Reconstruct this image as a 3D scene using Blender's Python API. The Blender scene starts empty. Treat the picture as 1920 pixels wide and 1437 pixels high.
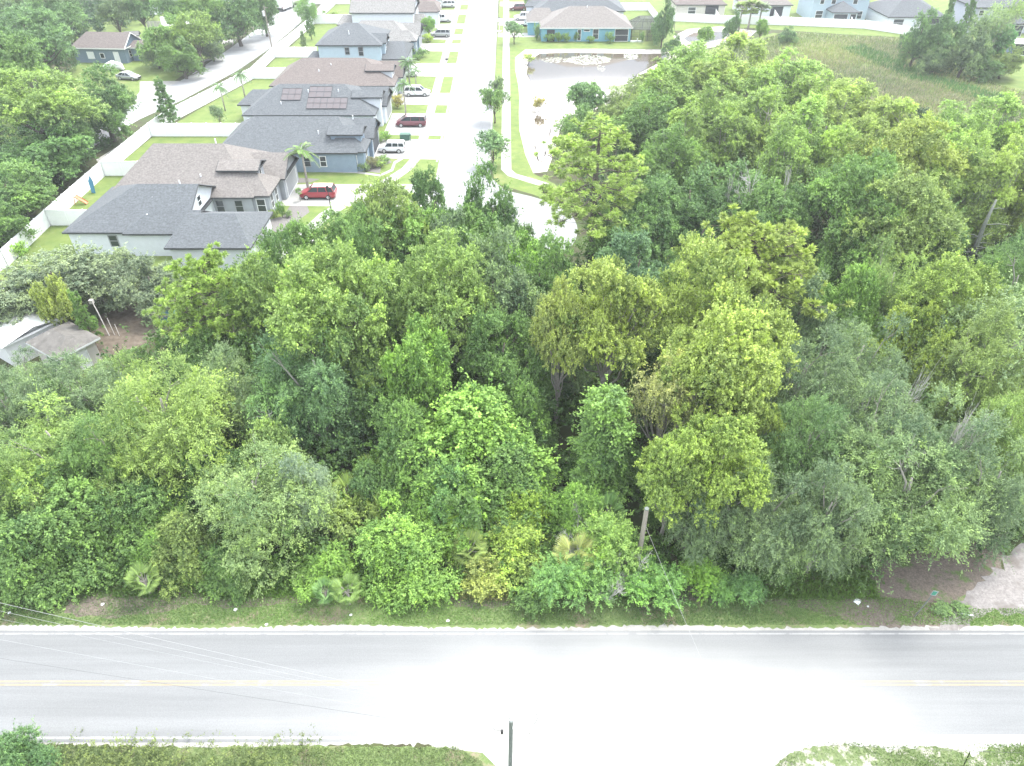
import bpy, math, random
import numpy as np
from mathutils import Vector, Matrix
R_ = math.radians
S = bpy.context.scene
COL = S.collection

# ------------------------------------------------------------------ camera, sky, sun, exposure
CAM_H, PITCH, F = 39.7, R_(38.2), 1330.0          # metres, below the horizon, focal length in px of a 1920 px wide frame
cd = bpy.data.cameras.new('camera'); cam = bpy.data.objects.new('camera', cd); COL.objects.link(cam)
cam.location = (0, 0, CAM_H); cam.rotation_euler = (math.pi/2 - PITCH, 0, 0)
cd.sensor_width = 36; cd.lens = F/1920*36; cd.clip_end = 3000; S.camera = cam
W = bpy.data.worlds.new('World'); S.world = W; W.use_nodes = True
wn = W.node_tree; wn.nodes.clear()
def N(t, k, **kw):
    n = t.nodes.new(k)
    for a, v in kw.items():
        if a.startswith('i_'): n.inputs[a[2:].replace('_', ' ')].default_value = v
        else: setattr(n, a, v)
    return n
SUN_EL, SUN_AZ = 64, 50
sky = N(wn, 'ShaderNodeTexSky', sky_type='NISHITA', sun_disc=False, sun_elevation=R_(SUN_EL), sun_rotation=R_(SUN_AZ), dust_density=3.0)
tc = N(wn, 'ShaderNodeTexCoord'); sx = N(wn, 'ShaderNodeSeparateXYZ')
wn.links.new(tc.outputs['Generated'], sx.inputs[0])
cn = N(wn, 'ShaderNodeTexNoise', i_Scale=3.0, i_Detail=5.0); wn.links.new(tc.outputs['Generated'], cn.inputs['Vector'])
ad = N(wn, 'ShaderNodeMath', operation='MULTIPLY_ADD'); ad.inputs[1].default_value = .04; wn.links.new(cn.outputs['Fac'], ad.inputs[0]); wn.links.new(sx.outputs['Z'], ad.inputs[2])
mr = N(wn, 'ShaderNodeMapRange', interpolation_type='SMOOTHSTEP'); mr.inputs['From Min'].default_value = .275; mr.inputs['From Max'].default_value = .297
wn.links.new(ad.outputs[0], mr.inputs['Value'])
mx = N(wn, 'ShaderNodeMix', data_type='RGBA'); wn.links.new(mr.outputs[0], mx.inputs['Factor'])
mx.inputs[7].default_value = (11.5, 12.2, 13.2, 1)                   # bright cloud deck overhead, open hazy sky low down
wn.links.new(sky.outputs[0], mx.inputs[6])
north = N(wn, 'ShaderNodeMapRange', interpolation_type='SMOOTHSTEP'); north.inputs['From Min'].default_value = .62; north.inputs['From Max'].default_value = .85; wn.links.new(sx.outputs['Y'], north.inputs['Value'])
m2 = N(wn, 'ShaderNodeMath', operation='MULTIPLY'); wn.links.new(north.outputs[0], m2.inputs[0]); wn.links.new(mr.outputs[0], m2.inputs[1])
mx2 = N(wn, 'ShaderNodeMix', data_type='RGBA'); wn.links.new(m2.outputs[0], mx2.inputs['Factor']); wn.links.new(mx.outputs[2], mx2.inputs[6]); mx2.inputs[7].default_value = (40, 40, 41, 1)   # unseen cloud bank low in the north, added to whiten the pond reflection
mx = mx2
bg = N(wn, 'ShaderNodeBackground', i_Strength=.10); wo = N(wn, 'ShaderNodeOutputWorld')
wn.links.new(mx.outputs[2], bg.inputs['Color']); wn.links.new(bg.outputs[0], wo.inputs['Surface'])
sd = bpy.data.lights.new('sun', 'SUN'); sd.energy = 2.5; sd.angle = R_(22); sd.color = (1, .96, .88)
so = bpy.data.objects.new('sun', sd); COL.objects.link(so)
# soft sun through thin cloud
sv = Vector((math.sin(R_(SUN_AZ))*math.cos(R_(SUN_EL)), math.cos(R_(SUN_AZ))*math.cos(R_(SUN_EL)), math.sin(R_(SUN_EL))))
so.rotation_euler = sv.to_track_quat('Z', 'Y').to_euler(); so.location = (40, 40, 90)
S.view_settings.view_transform = 'Standard'; S.view_settings.look = 'None'; S.view_settings.exposure = 1.35; S.view_settings.gamma = 1
S.render.engine = 'CYCLES'; S.cycles.max_bounces = 6; S.cycles.diffuse_bounces = 3; S.cycles.glossy_bounces = 2
S.cycles.transmission_bounces = 3; S.cycles.volume_bounces = 0; S.cycles.transparent_max_bounces = 6

# ------------------------------------------------------------------ survey helpers: photo pixel + height -> place in metres
CP, SP = math.cos(PITCH), math.sin(PITCH)
def G(px, py, z=0.0):
    v = py - 718.5; t = (CAM_H - z)/(F*SP + v*CP)
    return ((px - 960)*t, (F*CP - v*SP)*t)
def ppm(py, z=0.0): return (F*SP + (py - 718.5)*CP)/(CAM_H - z)

# ------------------------------------------------------------------ materials
def mat(name, base, rough=.8, var=.15, scale=3.0, col2=None, bump=0.0, bscale=40.0, metal=0.0, spec=.3, coat=0.0, stretch=None, c3=None, s3=.3, t3=(.5, .62), fine=0.0, fs=26.0):
    m = bpy.data.materials.new(name); m.use_nodes = True; t = m.node_tree; b = t.nodes['Principled BSDF']
    b.inputs['Roughness'].default_value = rough; b.inputs['Metallic'].default_value = metal; b.inputs['Specular IOR Level'].default_value = spec
    b.inputs['Coat Weight'].default_value = coat
    c = N(t, 'ShaderNodeTexCoord'); src = c.outputs['Object']
    if stretch:
        mp = N(t, 'ShaderNodeMapping'); mp.inputs['Scale'].default_value = stretch; t.links.new(src, mp.inputs[0]); src = mp.outputs[0]
    n = N(t, 'ShaderNodeTexNoise', i_Scale=scale, i_Detail=6.0, i_Roughness=.65); t.links.new(src, n.inputs['Vector'])
    r = N(t, 'ShaderNodeMapRange'); r.inputs['From Min'].default_value = .3; r.inputs['From Max'].default_value = .7; t.links.new(n.outputs['Fac'], r.inputs['Value'])
    x = N(t, 'ShaderNodeMix', data_type='RGBA'); t.links.new(r.outputs[0], x.inputs['Factor'])
    x.inputs[6].default_value = tuple(v*(1-var) for v in base)+(1,); x.inputs[7].default_value = (tuple(col2) if col2 else tuple(min(1, v*(1+var)) for v in base))+(1,)
    out = x.outputs[2]
    if c3:
        n3 = N(t, 'ShaderNodeTexNoise', i_Scale=s3, i_Detail=7.0, i_Roughness=.7); t.links.new(src, n3.inputs['Vector'])
        r3 = N(t, 'ShaderNodeMapRange', interpolation_type='SMOOTHSTEP'); r3.inputs['From Min'].default_value = t3[0]; r3.inputs['From Max'].default_value = t3[1]; t.links.new(n3.outputs['Fac'], r3.inputs['Value'])
        y = N(t, 'ShaderNodeMix', data_type='RGBA'); t.links.new(r3.outputs[0], y.inputs['Factor']); t.links.new(out, y.inputs[6]); y.inputs[7].default_value = tuple(c3)+(1,); out = y.outputs[2]
    if fine:
        n4 = N(t, 'ShaderNodeTexNoise', i_Scale=fs, i_Detail=3.0); t.links.new(c.outputs['Object'], n4.inputs['Vector'])
        r4 = N(t, 'ShaderNodeMapRange'); r4.inputs['From Min'].default_value = .3; r4.inputs['From Max'].default_value = .7; r4.inputs['To Min'].default_value = 1-fine; r4.inputs['To Max'].default_value = 1+fine; t.links.new(n4.outputs['Fac'], r4.inputs['Value'])
        y = N(t, 'ShaderNodeMix', data_type='RGBA', blend_type='MULTIPLY'); y.inputs['Factor'].default_value = 1; t.links.new(out, y.inputs[6]); t.links.new(r4.outputs[0], y.inputs[7]); out = y.outputs[2]
    t.links.new(out, b.inputs['Base Color'])
    if bump:
        nb = N(t, 'ShaderNodeTexNoise', i_Scale=bscale, i_Detail=4.0); t.links.new(c.outputs['Object'], nb.inputs['Vector'])
        bp = N(t, 'ShaderNodeBump', i_Strength=bump, i_Distance=.05); t.links.new(nb.outputs['Fac'], bp.inputs['Height']); t.links.new(bp.outputs[0], b.inputs['Normal'])
    return m
def foliage_mat(name, trans=.25, warm=1.0):
    m = bpy.data.materials.new(name); m.use_nodes = True; t = m.node_tree; t.nodes.remove(t.nodes['Principled BSDF']); out = t.nodes['Material Output']
    oi = N(t, 'ShaderNodeObjectInfo'); at = N(t, 'ShaderNodeAttribute', attribute_name='tone')
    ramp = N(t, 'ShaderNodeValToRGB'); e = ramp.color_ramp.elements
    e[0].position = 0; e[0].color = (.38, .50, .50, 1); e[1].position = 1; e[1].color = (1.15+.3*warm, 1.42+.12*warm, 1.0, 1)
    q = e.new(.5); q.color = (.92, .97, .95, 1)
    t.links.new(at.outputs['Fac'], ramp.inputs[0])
    x = N(t, 'ShaderNodeMix', data_type='RGBA', blend_type='MULTIPLY'); x.inputs['Factor'].default_value = 1
    t.links.new(oi.outputs['Color'], x.inputs[6]); t.links.new(ramp.outputs[0], x.inputs[7])
    p = N(t, 'ShaderNodeBsdfPrincipled', i_Roughness=.6); p.inputs['Specular IOR Level'].default_value = .25
    tr = N(t, 'ShaderNodeBsdfTranslucent'); ms = N(t, 'ShaderNodeMixShader'); ms.inputs[0].default_value = trans
    t.links.new(x.outputs[2], p.inputs['Base Color']); t.links.new(x.outputs[2], tr.inputs['Color'])
    t.links.new(p.outputs[0], ms.inputs[1]); t.links.new(tr.outputs[0], ms.inputs[2]); t.links.new(ms.outputs[0], out.inputs['Surface'])
    return m
LEAF = foliage_mat('leaves', .25); NEEDLE = foliage_mat('needles', .2); GRASSM = foliage_mat('grass blades', .2, .6)
M = dict(
    bark=mat('bark', (.11, .095, .08), .95, .35, 6, bump=.6, bscale=20), pale_bark=mat('pale bark', (.32, .30, .27), .9, .3, 5),
    dead=mat('dead wood', (.46, .44, .42), .9, .25, 8), moss=mat('hanging moss', (.20, .215, .185), .95, .25, 6),
    shingle_dark=mat('charcoal shingles', (.094, .103, .112), .9, .18, 3, stretch=(.5, 2, 2), fine=.24, fs=4.5, bump=.2), shingle_tan=mat('tan shingles', (.162, .149, .141), .9, .16, 3, stretch=(.5, 2, 2), fine=.24, fs=4.5, bump=.2),
    shingle_brown=mat('brown shingles', (.135, .116, .109), .9, .16, 3, stretch=(.5, 2, 2), fine=.24, fs=4.5, bump=.2), shingle_grey=mat('weathered grey shingles', (.175, .172, .168), .9, .16, 3, fine=.3, fs=4.5), cabin_roof=mat('old grey felt roof', (.125, .118, .11), .9, .3, 1.2, c3=(.2, .19, .18), s3=.9, t3=(.55, .7), fine=.2),
    white=mat('white stucco', (.62, .65, .70), .85, .05, 2), paint=mat('white paint', (.72, .73, .74), .6, .04, 4), vinyl=mat('white vinyl', (.84, .85, .86), .5, .03, 1.5),
    blue=mat('slate blue stucco', (.225, .29, .37), .85, .07, 1.5), ltblue=mat('pale blue stucco', (.38, .47, .54), .85, .05, 1.5), grey=mat('grey stucco', (.31, .33, .36), .85, .06, 2),
    aqua=mat('aqua blue stucco', (.17, .36, .46), .85, .06, 2), greyblue=mat('grey blue siding', (.15, .205, .265), .85, .08, 3), cream=mat('cream stucco', (.52, .49, .46), .85, .05, 2), lilac=mat('pale lilac stucco', (.40, .42, .50), .85, .05, 2),
    fascia=mat('dark fascia', (.05, .055, .06), .6, .1, 3), glass=mat('window glass', (.03, .04, .045), .12, .1, 3, spec=.6), screen=mat('dark screen', (.045, .05, .06), .7, .1, 4),
    garage=mat('garage door paint', (.30, .31, .33), .6, .05, 3), garage_dark=mat('dark garage door', (.05, .055, .07), .6, .05, 3), metalroof=mat('white metal roof', (.74, .74, .73), .45, .05, 2), solar=mat('solar glass', (.115, .09, .09), .35, .15, 3, spec=.4, col2=(.10, .095, .105)),
    concrete=mat('pale concrete', (.34, .335, .32), .9, .08, .8, c3=(.27, .265, .25), s3=.5, t3=(.5, .7), fine=.06), street=mat('pale asphalt', (.245, .25, .255), .9, .06, .5, stretch=(2.5, .12, 1), c3=(.215, .22, .225), s3=.5, t3=(.45, .7), fine=.06, fs=8.0),
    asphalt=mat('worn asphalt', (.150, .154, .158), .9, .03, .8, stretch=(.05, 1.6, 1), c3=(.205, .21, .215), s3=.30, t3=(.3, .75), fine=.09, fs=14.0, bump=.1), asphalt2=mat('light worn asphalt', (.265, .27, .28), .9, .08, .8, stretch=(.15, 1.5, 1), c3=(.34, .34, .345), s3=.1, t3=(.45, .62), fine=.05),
    yellow=mat('faded yellow paint', (.265, .222, .155), .8, .1, 2, c3=(.3, .28, .25), s3=.6, t3=(.5, .65)), line=mat('worn white paint', (.28, .28, .28), .8, .1, 3, c3=(.21, .21, .215), s3=1.5, t3=(.5, .6)),
    thin_turf=mat('thin turf on sand', (.10, .15, .055), .95, .25, 3, col2=(.15, .18, .085), c3=(.30, .285, .25), s3=.9, t3=(.5, .6), fine=.25, fs=9.0),
    gravel=mat('grey gravel', (.22, .205, .20), .95, .2, 3, c3=(.14, .125, .115), s3=.5, t3=(.5, .65), fine=.2, fs=8.0), soil=mat('bare soil and leaf litter', (.145, .12, .10), .95, .25, 3, col2=(.18, .15, .125), c3=(.09, .13, .045), s3=.7, t3=(.52, .62), fine=.25, fs=9.0),
    sand=mat('pale sand', (.31, .30, .285), .95, .15, 2, c3=(.24, .225, .2), s3=.8, t3=(.55, .7), fine=.12), bank=mat('sandy bank', (.42, .395, .36), .95, .14, 1.0, c3=(.27, .24, .22), s3=.5, t3=(.52, .66), fine=.1),
    mulch=mat('grey mulch', (.16, .15, .145), .95, .25, 6, fine=.2), ground=mat('leaf litter', (.065, .052, .038), .95, .4, .8, col2=(.07, .085, .03), c3=(.05, .075, .022), s3=.25, t3=(.45, .6), fine=.3),
    lawn=mat('lawn grass', (.105, .17, .04), .95, .18, .6, col2=(.155, .195, .055), c3=(.20, .20, .085), s3=.16, t3=(.56, .72), fine=.16), verge=mat('verge grass', (.12, .18, .06), .95, .25, 2.2, col2=(.155, .20, .08), c3=(.20, .165, .12), s3=.55, t3=(.5, .66), fine=.3),
    marsh=mat('marsh ground', (.17, .195, .085), .95, .3, .5, col2=(.26, .24, .16), c3=(.12, .18, .065), s3=.12, t3=(.48, .6), fine=.25), dirt=mat('bare dirt', (.115, .09, .07), .95, .3, 2, col2=(.17, .14, .11), fine=.2),
    red=mat('red car paint', (.27, .015, .025), .3, .03, 2, coat=.8, spec=.5), maroon=mat('maroon car paint', (.13, .02, .035), .3, .03, 2, coat=.8, spec=.5), carwhite=mat('white car paint', (.66, .67, .68), .3, .02, 2, coat=.7, spec=.5), silver=mat('silver car paint', (.36, .37, .38), .3, .03, 2, coat=.6, metal=.3),
    tyre=mat('tyre rubber', (.02, .02, .022), .9, .1, 5), rim=mat('wheel alloy', (.45, .46, .47), .35, .1, 5, metal=.5), lamp=mat('lamp lens', (.62, .63, .62), .2, .05, 5), tail=mat('tail lens', (.25, .01, .01), .3, .05, 5), black=mat('black metal', (.02, .02, .022), .5, .1, 5),
    wood=mat('weathered pole wood', (.30, .27, .23), .95, .3, 3, stretch=(12, 12, 1)), oldwood=mat('grey green pole wood', (.15, .17, .155), .95, .45, 4, stretch=(8, 8, .8)), insul=mat('white insulator', (.7, .7, .7), .3, .05, 5), wire=mat('pale wire', (.30, .30, .30), .6, .1, 5), wiredark=mat('dark wire', (.10, .10, .10), .7, .1, 5),
    sign=mat('green sign', (.05, .24, .16), .5, .1, 6), blueplastic=mat('blue plastic', (.05, .20, .33), .5, .05, 3), orange=mat('orange plastic', (.50, .20, .10), .5, .05, 3), box_green=mat('utility green', (.05, .12, .09), .6, .1, 3), scum=mat('pond scum', (.30, .32, .27), .9, .2, 3),
)
wm = bpy.data.materials.new('pond water'); wm.use_nodes = True; b = wm.node_tree.nodes['Principled BSDF']
b.inputs['Base Color'].default_value = (.19, .165, .14, 1); b.inputs['Roughness'].default_value = .06; b.inputs['IOR'].default_value = 1.5; b.inputs['Specular IOR Level'].default_value = .9
nb = N(wm.node_tree, 'ShaderNodeTexNoise', i_Scale=60.0); bp = N(wm.node_tree, 'ShaderNodeBump', i_Strength=.03, i_Distance=.02); wm.node_tree.links.new(nb.outputs['Fac'], bp.inputs['Height']); wm.node_tree.links.new(bp.outputs[0], b.inputs['Normal'])
def blown_white(m, cx, cy, rx, ry, col):
    """blown-out white painted into the colour, with tracked sand, round the side road mouth"""
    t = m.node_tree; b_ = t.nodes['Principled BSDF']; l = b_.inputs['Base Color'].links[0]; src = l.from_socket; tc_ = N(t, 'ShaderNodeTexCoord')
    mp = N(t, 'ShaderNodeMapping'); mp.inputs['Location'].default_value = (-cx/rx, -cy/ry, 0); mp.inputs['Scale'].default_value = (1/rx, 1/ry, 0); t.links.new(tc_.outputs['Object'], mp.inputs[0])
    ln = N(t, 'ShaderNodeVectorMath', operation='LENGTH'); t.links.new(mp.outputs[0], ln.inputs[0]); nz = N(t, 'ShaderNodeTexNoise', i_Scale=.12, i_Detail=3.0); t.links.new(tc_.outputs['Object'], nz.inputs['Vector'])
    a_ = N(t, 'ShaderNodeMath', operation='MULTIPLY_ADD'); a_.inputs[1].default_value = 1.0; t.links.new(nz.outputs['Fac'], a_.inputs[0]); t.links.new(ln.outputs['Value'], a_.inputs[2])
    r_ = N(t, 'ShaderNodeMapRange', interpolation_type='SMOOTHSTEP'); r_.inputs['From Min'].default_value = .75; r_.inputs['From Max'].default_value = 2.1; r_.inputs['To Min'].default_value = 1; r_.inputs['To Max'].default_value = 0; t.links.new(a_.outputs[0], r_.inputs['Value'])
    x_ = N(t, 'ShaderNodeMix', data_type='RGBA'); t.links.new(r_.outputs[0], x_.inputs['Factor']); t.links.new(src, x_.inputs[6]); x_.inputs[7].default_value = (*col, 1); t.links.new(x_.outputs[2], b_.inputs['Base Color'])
for k_ in ('asphalt', 'yellow'): blown_white(M[k_], 6.0, 19.5, 15, 4.6, (.30, .30, .295))
M['water'] = wm; b.inputs['Base Color'].default_value = (.095, .078, .058, 1)

# ------------------------------------------------------------------ mesh helpers
def link(name, me, m=None, parent=None, loc=None):
    o = bpy.data.objects.new(name, me); COL.objects.link(o)
    if m is not None and me is not None and not me.materials: me.materials.append(M[m] if isinstance(m, str) else m)
    if parent: o.parent = parent
    if loc: o.location = loc
    return o
def tag(o, label=None, cat=None, group=None, kind=None):
    if label: o['label'] = label
    if cat: o['category'] = cat
    if group: o['group'] = group
    if kind: o['kind'] = kind
    return o
def empty(name, loc, rz=0):
    o = bpy.data.objects.new(name, None); COL.objects.link(o); o.location = loc; o.rotation_euler = (0, 0, rz); o.empty_display_size = .3
    return o
class MB:
    def __init__(s): s.v = []; s.f = []
    def poly(s, pts):
        n = len(s.v); s.v += [tuple(p) for p in pts]; s.f.append(tuple(range(n, n+len(pts)))); return s
    def box(s, x0, x1, y0, y1, z0, z1):
        n = len(s.v); s.v += [(x0, y0, z0), (x1, y0, z0), (x1, y1, z0), (x0, y1, z0), (x0, y0, z1), (x1, y0, z1), (x1, y1, z1), (x0, y1, z1)]
        s.f += [tuple(n+i for i in q) for q in ((0, 3, 2, 1), (4, 5, 6, 7), (0, 1, 5, 4), (1, 2, 6, 5), (2, 3, 7, 6), (3, 0, 4, 7))]; return s
    def tube(s, pts, rad, k=6, cap=True):
        pts = [Vector(p) for p in pts]; n0 = len(s.v); L = len(pts)
        rad = rad if hasattr(rad, '__len__') else [rad]*L
        for i, p in enumerate(pts):
            d = (pts[min(i+1, L-1)] - pts[max(i-1, 0)])
            if d.length < 1e-6: d = Vector((0, 0, 1))
            d.normalize(); a = Vector((1, 0, 0)) if abs(d.x) < .8 else Vector((0, 1, 0)); u = d.cross(a).normalized(); w = d.cross(u)
            for j in range(k):
                t = 2*math.pi*j/k; q = p + (u*math.cos(t) + w*math.sin(t))*rad[i]; s.v.append(tuple(q))
        for i in range(L-1):
            for j in range(k): s.f.append((n0+i*k+j, n0+i*k+(j+1) % k, n0+(i+1)*k+(j+1) % k, n0+(i+1)*k+j))
        if cap: s.f.append(tuple(n0+j for j in range(k-1, -1, -1))); s.f.append(tuple(n0+(L-1)*k+j for j in range(k)))
        return s
    def me(s, name, smooth=False):
        me = bpy.data.meshes.new(name); me.from_pydata(s.v, [], s.f)
        if smooth: me.shade_smooth()
        return me
    def build(s, name, m, parent=None, smooth=False, loc=None): return link(name, s.me(name, smooth), m, parent, loc)
def sheet(name, pts, z, m, parent=None, kind='structure'):
    o = MB().poly([(p[0], p[1], z) for p in pts]).build(name, m, parent)
    if kind: o['kind'] = kind
    return o
def px(pts, z=0): return [G(a, b_, z) for a, b_ in pts]

# ------------------------------------------------------------------ foliage generators (numpy)
def quads(name, P, A, B, tone, m):
    """rhombus leaves: centre P, half axes A and B, tone per leaf"""
    n = len(P); V = np.empty((n, 4, 3), np.float32); V[:, 0] = P-A; V[:, 1] = P+B; V[:, 2] = P+A; V[:, 3] = P-B
    me = bpy.data.meshes.new(name); me.vertices.add(4*n); me.loops.add(4*n); me.polygons.add(n)
    me.vertices.foreach_set('co', V.ravel()); me.loops.foreach_set('vertex_index', np.arange(4*n, dtype=np.int32))
    me.polygons.foreach_set('loop_start', np.arange(0, 4*n, 4, dtype=np.int32)); me.polygons.foreach_set('loop_total', np.full(n, 4, np.int32))
    a = me.attributes.new('tone', 'FLOAT', 'FACE'); a.data.foreach_set('value', np.clip(tone, 0, 1).astype(np.float32))
    me.update(calc_edges=True); me.validate(); me.materials.append(m); return me
def unit(a): return a/np.maximum(np.linalg.norm(a, axis=-1, keepdims=True), 1e-6)
def rdir(rng, n): return unit(rng.normal(size=(n, 3)))
def sprays(rng, lobes, nspray, nleaf, tl, ll, lw, droop=.2, up=.6, lean=1.0, tone0=.5, inner=.72):
    """lobes: (k,4) centre+radius; twigs leave each lobe outwards, leaves sit along the twigs"""
    ll *= .84; lw *= .84; nleaf = int(nleaf*1.32); lobes = np.asarray(lobes, float); k = len(lobes); w = lobes[:, 3]**2; w = w/w.sum()
    idx = rng.choice(k, size=nspray, p=w); c = lobes[idx, :3]; r = lobes[idx, 3:4]
    d = rdir(rng, nspray); d[:, 2] += up; d = unit(d)
    st = c + d*r*rng.uniform(inner, .95, (nspray, 1))*np.array([1, 1, .8])
    td = unit(d + .55*rng.normal(size=(nspray, 3)) + np.array([0, 0, -droop]))
    tlen = tl*rng.uniform(.5, 1.3, (nspray, 1))*np.where(rng.random((nspray, 1)) < .12, 2.4, 1)
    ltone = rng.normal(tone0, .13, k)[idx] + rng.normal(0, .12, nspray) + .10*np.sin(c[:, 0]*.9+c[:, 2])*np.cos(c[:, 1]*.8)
    I = np.repeat(np.arange(nspray), nleaf); n = len(I); t = rng.uniform(0, 1, (n, 1))
    P = st[I] + td[I]*tlen[I]*t + np.array([0, 0, -1])*droop*.5*tlen[I]*t*t + rng.normal(0, ll*.45, (n, 3))
    a = unit(td[I]*lean + .6*rng.normal(size=(n, 3))); nn = unit(d[I]*.9 + np.array([0, 0, .6]) + .5*rng.normal(size=(n, 3)))
    bb = unit(np.cross(nn, a)); s = rng.uniform(.6, 1.35, (n, 1))
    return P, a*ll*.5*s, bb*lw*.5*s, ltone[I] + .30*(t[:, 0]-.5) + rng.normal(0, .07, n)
def blob_lobes(rng, R, zc, rz, n, r0, r1, low=-.35, core=True):
    """lobes over several uneven domes that lean on one another"""
    out = []; a0 = rng.uniform(0, 6.28); k = rng.integers(4, 6)
    subs = [(0, 0, 0, .74)] + [(math.cos(a0+i*6.28/k+rng.normal(0, .3))*rng.uniform(.38, .62), math.sin(a0+i*6.28/k+rng.normal(0, .3))*rng.uniform(.38, .62), rng.uniform(-.5, .2), rng.uniform(.38, .58)) for i in range(k)]
    w = np.array([s[3]**2 for s in subs]); w /= w.sum()
    for (sx_, sy_, sz_, ss), wi in zip(subs, w):
        m_ = max(5, int(n*wi*1.35)); d = rdir(rng, m_*4); d = d[d[:, 2] > low][:m_]
        P = d*np.array([R*ss, R*ss, rz*ss*1.05])*rng.uniform(.75, 1.18, (len(d), 1)) + np.array([sx_*R, sy_*R, zc+sz_*rz+(.2*rz if ss > .7 else 0)])
        out.append(np.column_stack([P, rng.uniform(r0, r1, len(d))*R]))
        if core: out.append(np.array([[sx_*R, sy_*R, zc+sz_*rz, .55*ss*min(R, rz)]]))
    return np.vstack(out)
def limbs(rng, lobes, H, r0, base=.35, n=14, zs=1.0, name='trunk', m='bark', lean=0.0):
    mb = MB(); top = np.array([lean*H, 0, H*.78]); pts = [(0, 0, -.3)] + [(top[0]*t+.12*rng.normal(), .12*rng.normal(), H*.78*t) for t in (.15, .35, .55, .78, 1)]
    mb.tube(pts, [r0*1.3, r0*1.1, r0*.9, r0*.7, r0*.5, r0*.25], 7)
    sel = rng.choice(len(lobes), min(n, len(lobes)), replace=False)
    for i in sel:
        e = lobes[i, :3]; t = np.clip((e[2]/H)*.75*rng.uniform(.5, .9), .12, .85); s = np.array([top[0]*t, 0, H*.78*t]); mid = s*.5 + e*.5 + rng.normal(0, .25, 3); mid[2] -= .05*np.linalg.norm(e-s)
        q = s*.2 + e*.8 + rng.normal(0, .15, 3)
        mb.tube([s, mid, q, e], [r0*.42, r0*.28, r0*.17, r0*.07], 5, False)
        for _ in range(3):
            e2 = e + rng.normal(0, lobes[i, 3]*.6, 3); mb.tube([q, (q+e2)/2+rng.normal(0, .08, 3), e2], [r0*.12, r0*.08, .012], 4, False)
    me = mb.me(name, True); me.materials.append(M[m]); return me

PROTO = {}
def reg(kind, H0, R0, cf, parts):                                   # cf = crown-centre height / total height
    PROTO.setdefault(kind, []).append((H0, R0, cf, parts))
def mk_oak(kind, seed, R=4.5, H=11, n=50, r0=.14, r1=.30, nsp=2900, nl=18, tl=.5, ll=.22, lw=.125, droop=.15, rz=.8, low=-.45, m=LEAF, bark='bark', tr=.28, nb=14, tone=.5):
    rng = np.random.default_rng(seed); zc = H - R*rz; L = blob_lobes(rng, R, zc, R*rz, n, r0, r1, low)
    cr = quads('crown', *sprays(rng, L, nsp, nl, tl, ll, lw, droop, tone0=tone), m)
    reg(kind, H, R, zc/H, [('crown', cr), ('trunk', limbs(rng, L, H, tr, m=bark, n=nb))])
for s in (1, 2, 3): mk_oak('oak', s)
for s in (4, 5): mk_oak('billow', s, n=40, r0=.17, r1=.32, nsp=3000, ll=.19, lw=.14, tl=.38, droop=.0, bark='pale_bark')
for s in (6, 7, 8): mk_oak('feather', s, R=4.8, H=9.4, n=46, r0=.13, r1=.27, nsp=3200, nl=20, tl=.85, ll=.22, lw=.075, droop=.5, rz=.9, low=-.8, bark='pale_bark', nb=22)
for s in (9, 10): mk_oak('broad', s, R=3.8, H=9.5, n=34, r0=.18, r1=.32, nsp=1700, nl=16, tl=.5, ll=.28, lw=.19, droop=.2, rz=1.0, low=-.7)
for s in (12, 13): mk_oak('dense', s, R=4.2, H=8.4, n=56, r0=.14, r1=.27, nsp=2900, nl=16, tl=.42, ll=.21, lw=.14, droop=.1, rz=.92, low=-.85, tone=.45)
mk_oak('sparse', 14, R=4.2, H=12, n=26, r0=.2, r1=.3, nsp=900, nl=14, tl=.9, ll=.26, lw=.13, droop=.35, rz=.9, low=-.5, bark='pale_bark', nb=24)
mk_oak('sparse', 15, R=4.2, H=12, n=24, r0=.2, r1=.3, nsp=800, nl=14, tl=.9, ll=.26, lw=.13, droop=.35, rz=.9, low=-.5, bark='pale_bark', nb=24)
for s in (16, 17): mk_oak('shrub', s, R=2.2, H=3.6, n=24, r0=.25, r1=.4, nsp=900, nl=14, tl=.55, ll=.24, lw=.12, droop=.3, rz=.85, low=-.5, tr=.09, nb=8)
for s in (18, 19): mk_oak('fern_shrub', s, R=2.0, H=3.2, n=20, r0=.28, r1=.42, nsp=800, nl=24, tl=.55, ll=.15, lw=.07, droop=.25, rz=.75, low=-.4, tr=.07, nb=8)
mk_oak('young', 20, R=1.6, H=5.2, n=15, r0=.3, r1=.42, nsp=420, nl=12, tl=.4, ll=.22, lw=.15, droop=.1, rz=1.1, low=-.8, tr=.09, nb=10)
mk_oak('bush', 21, R=.8, H=1.2, n=10, r0=.35, r1=.5, nsp=180, nl=12, tl=.18, ll=.14, lw=.09, droop=.0, rz=.75, low=-.6, tr=.04, nb=4)
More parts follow.
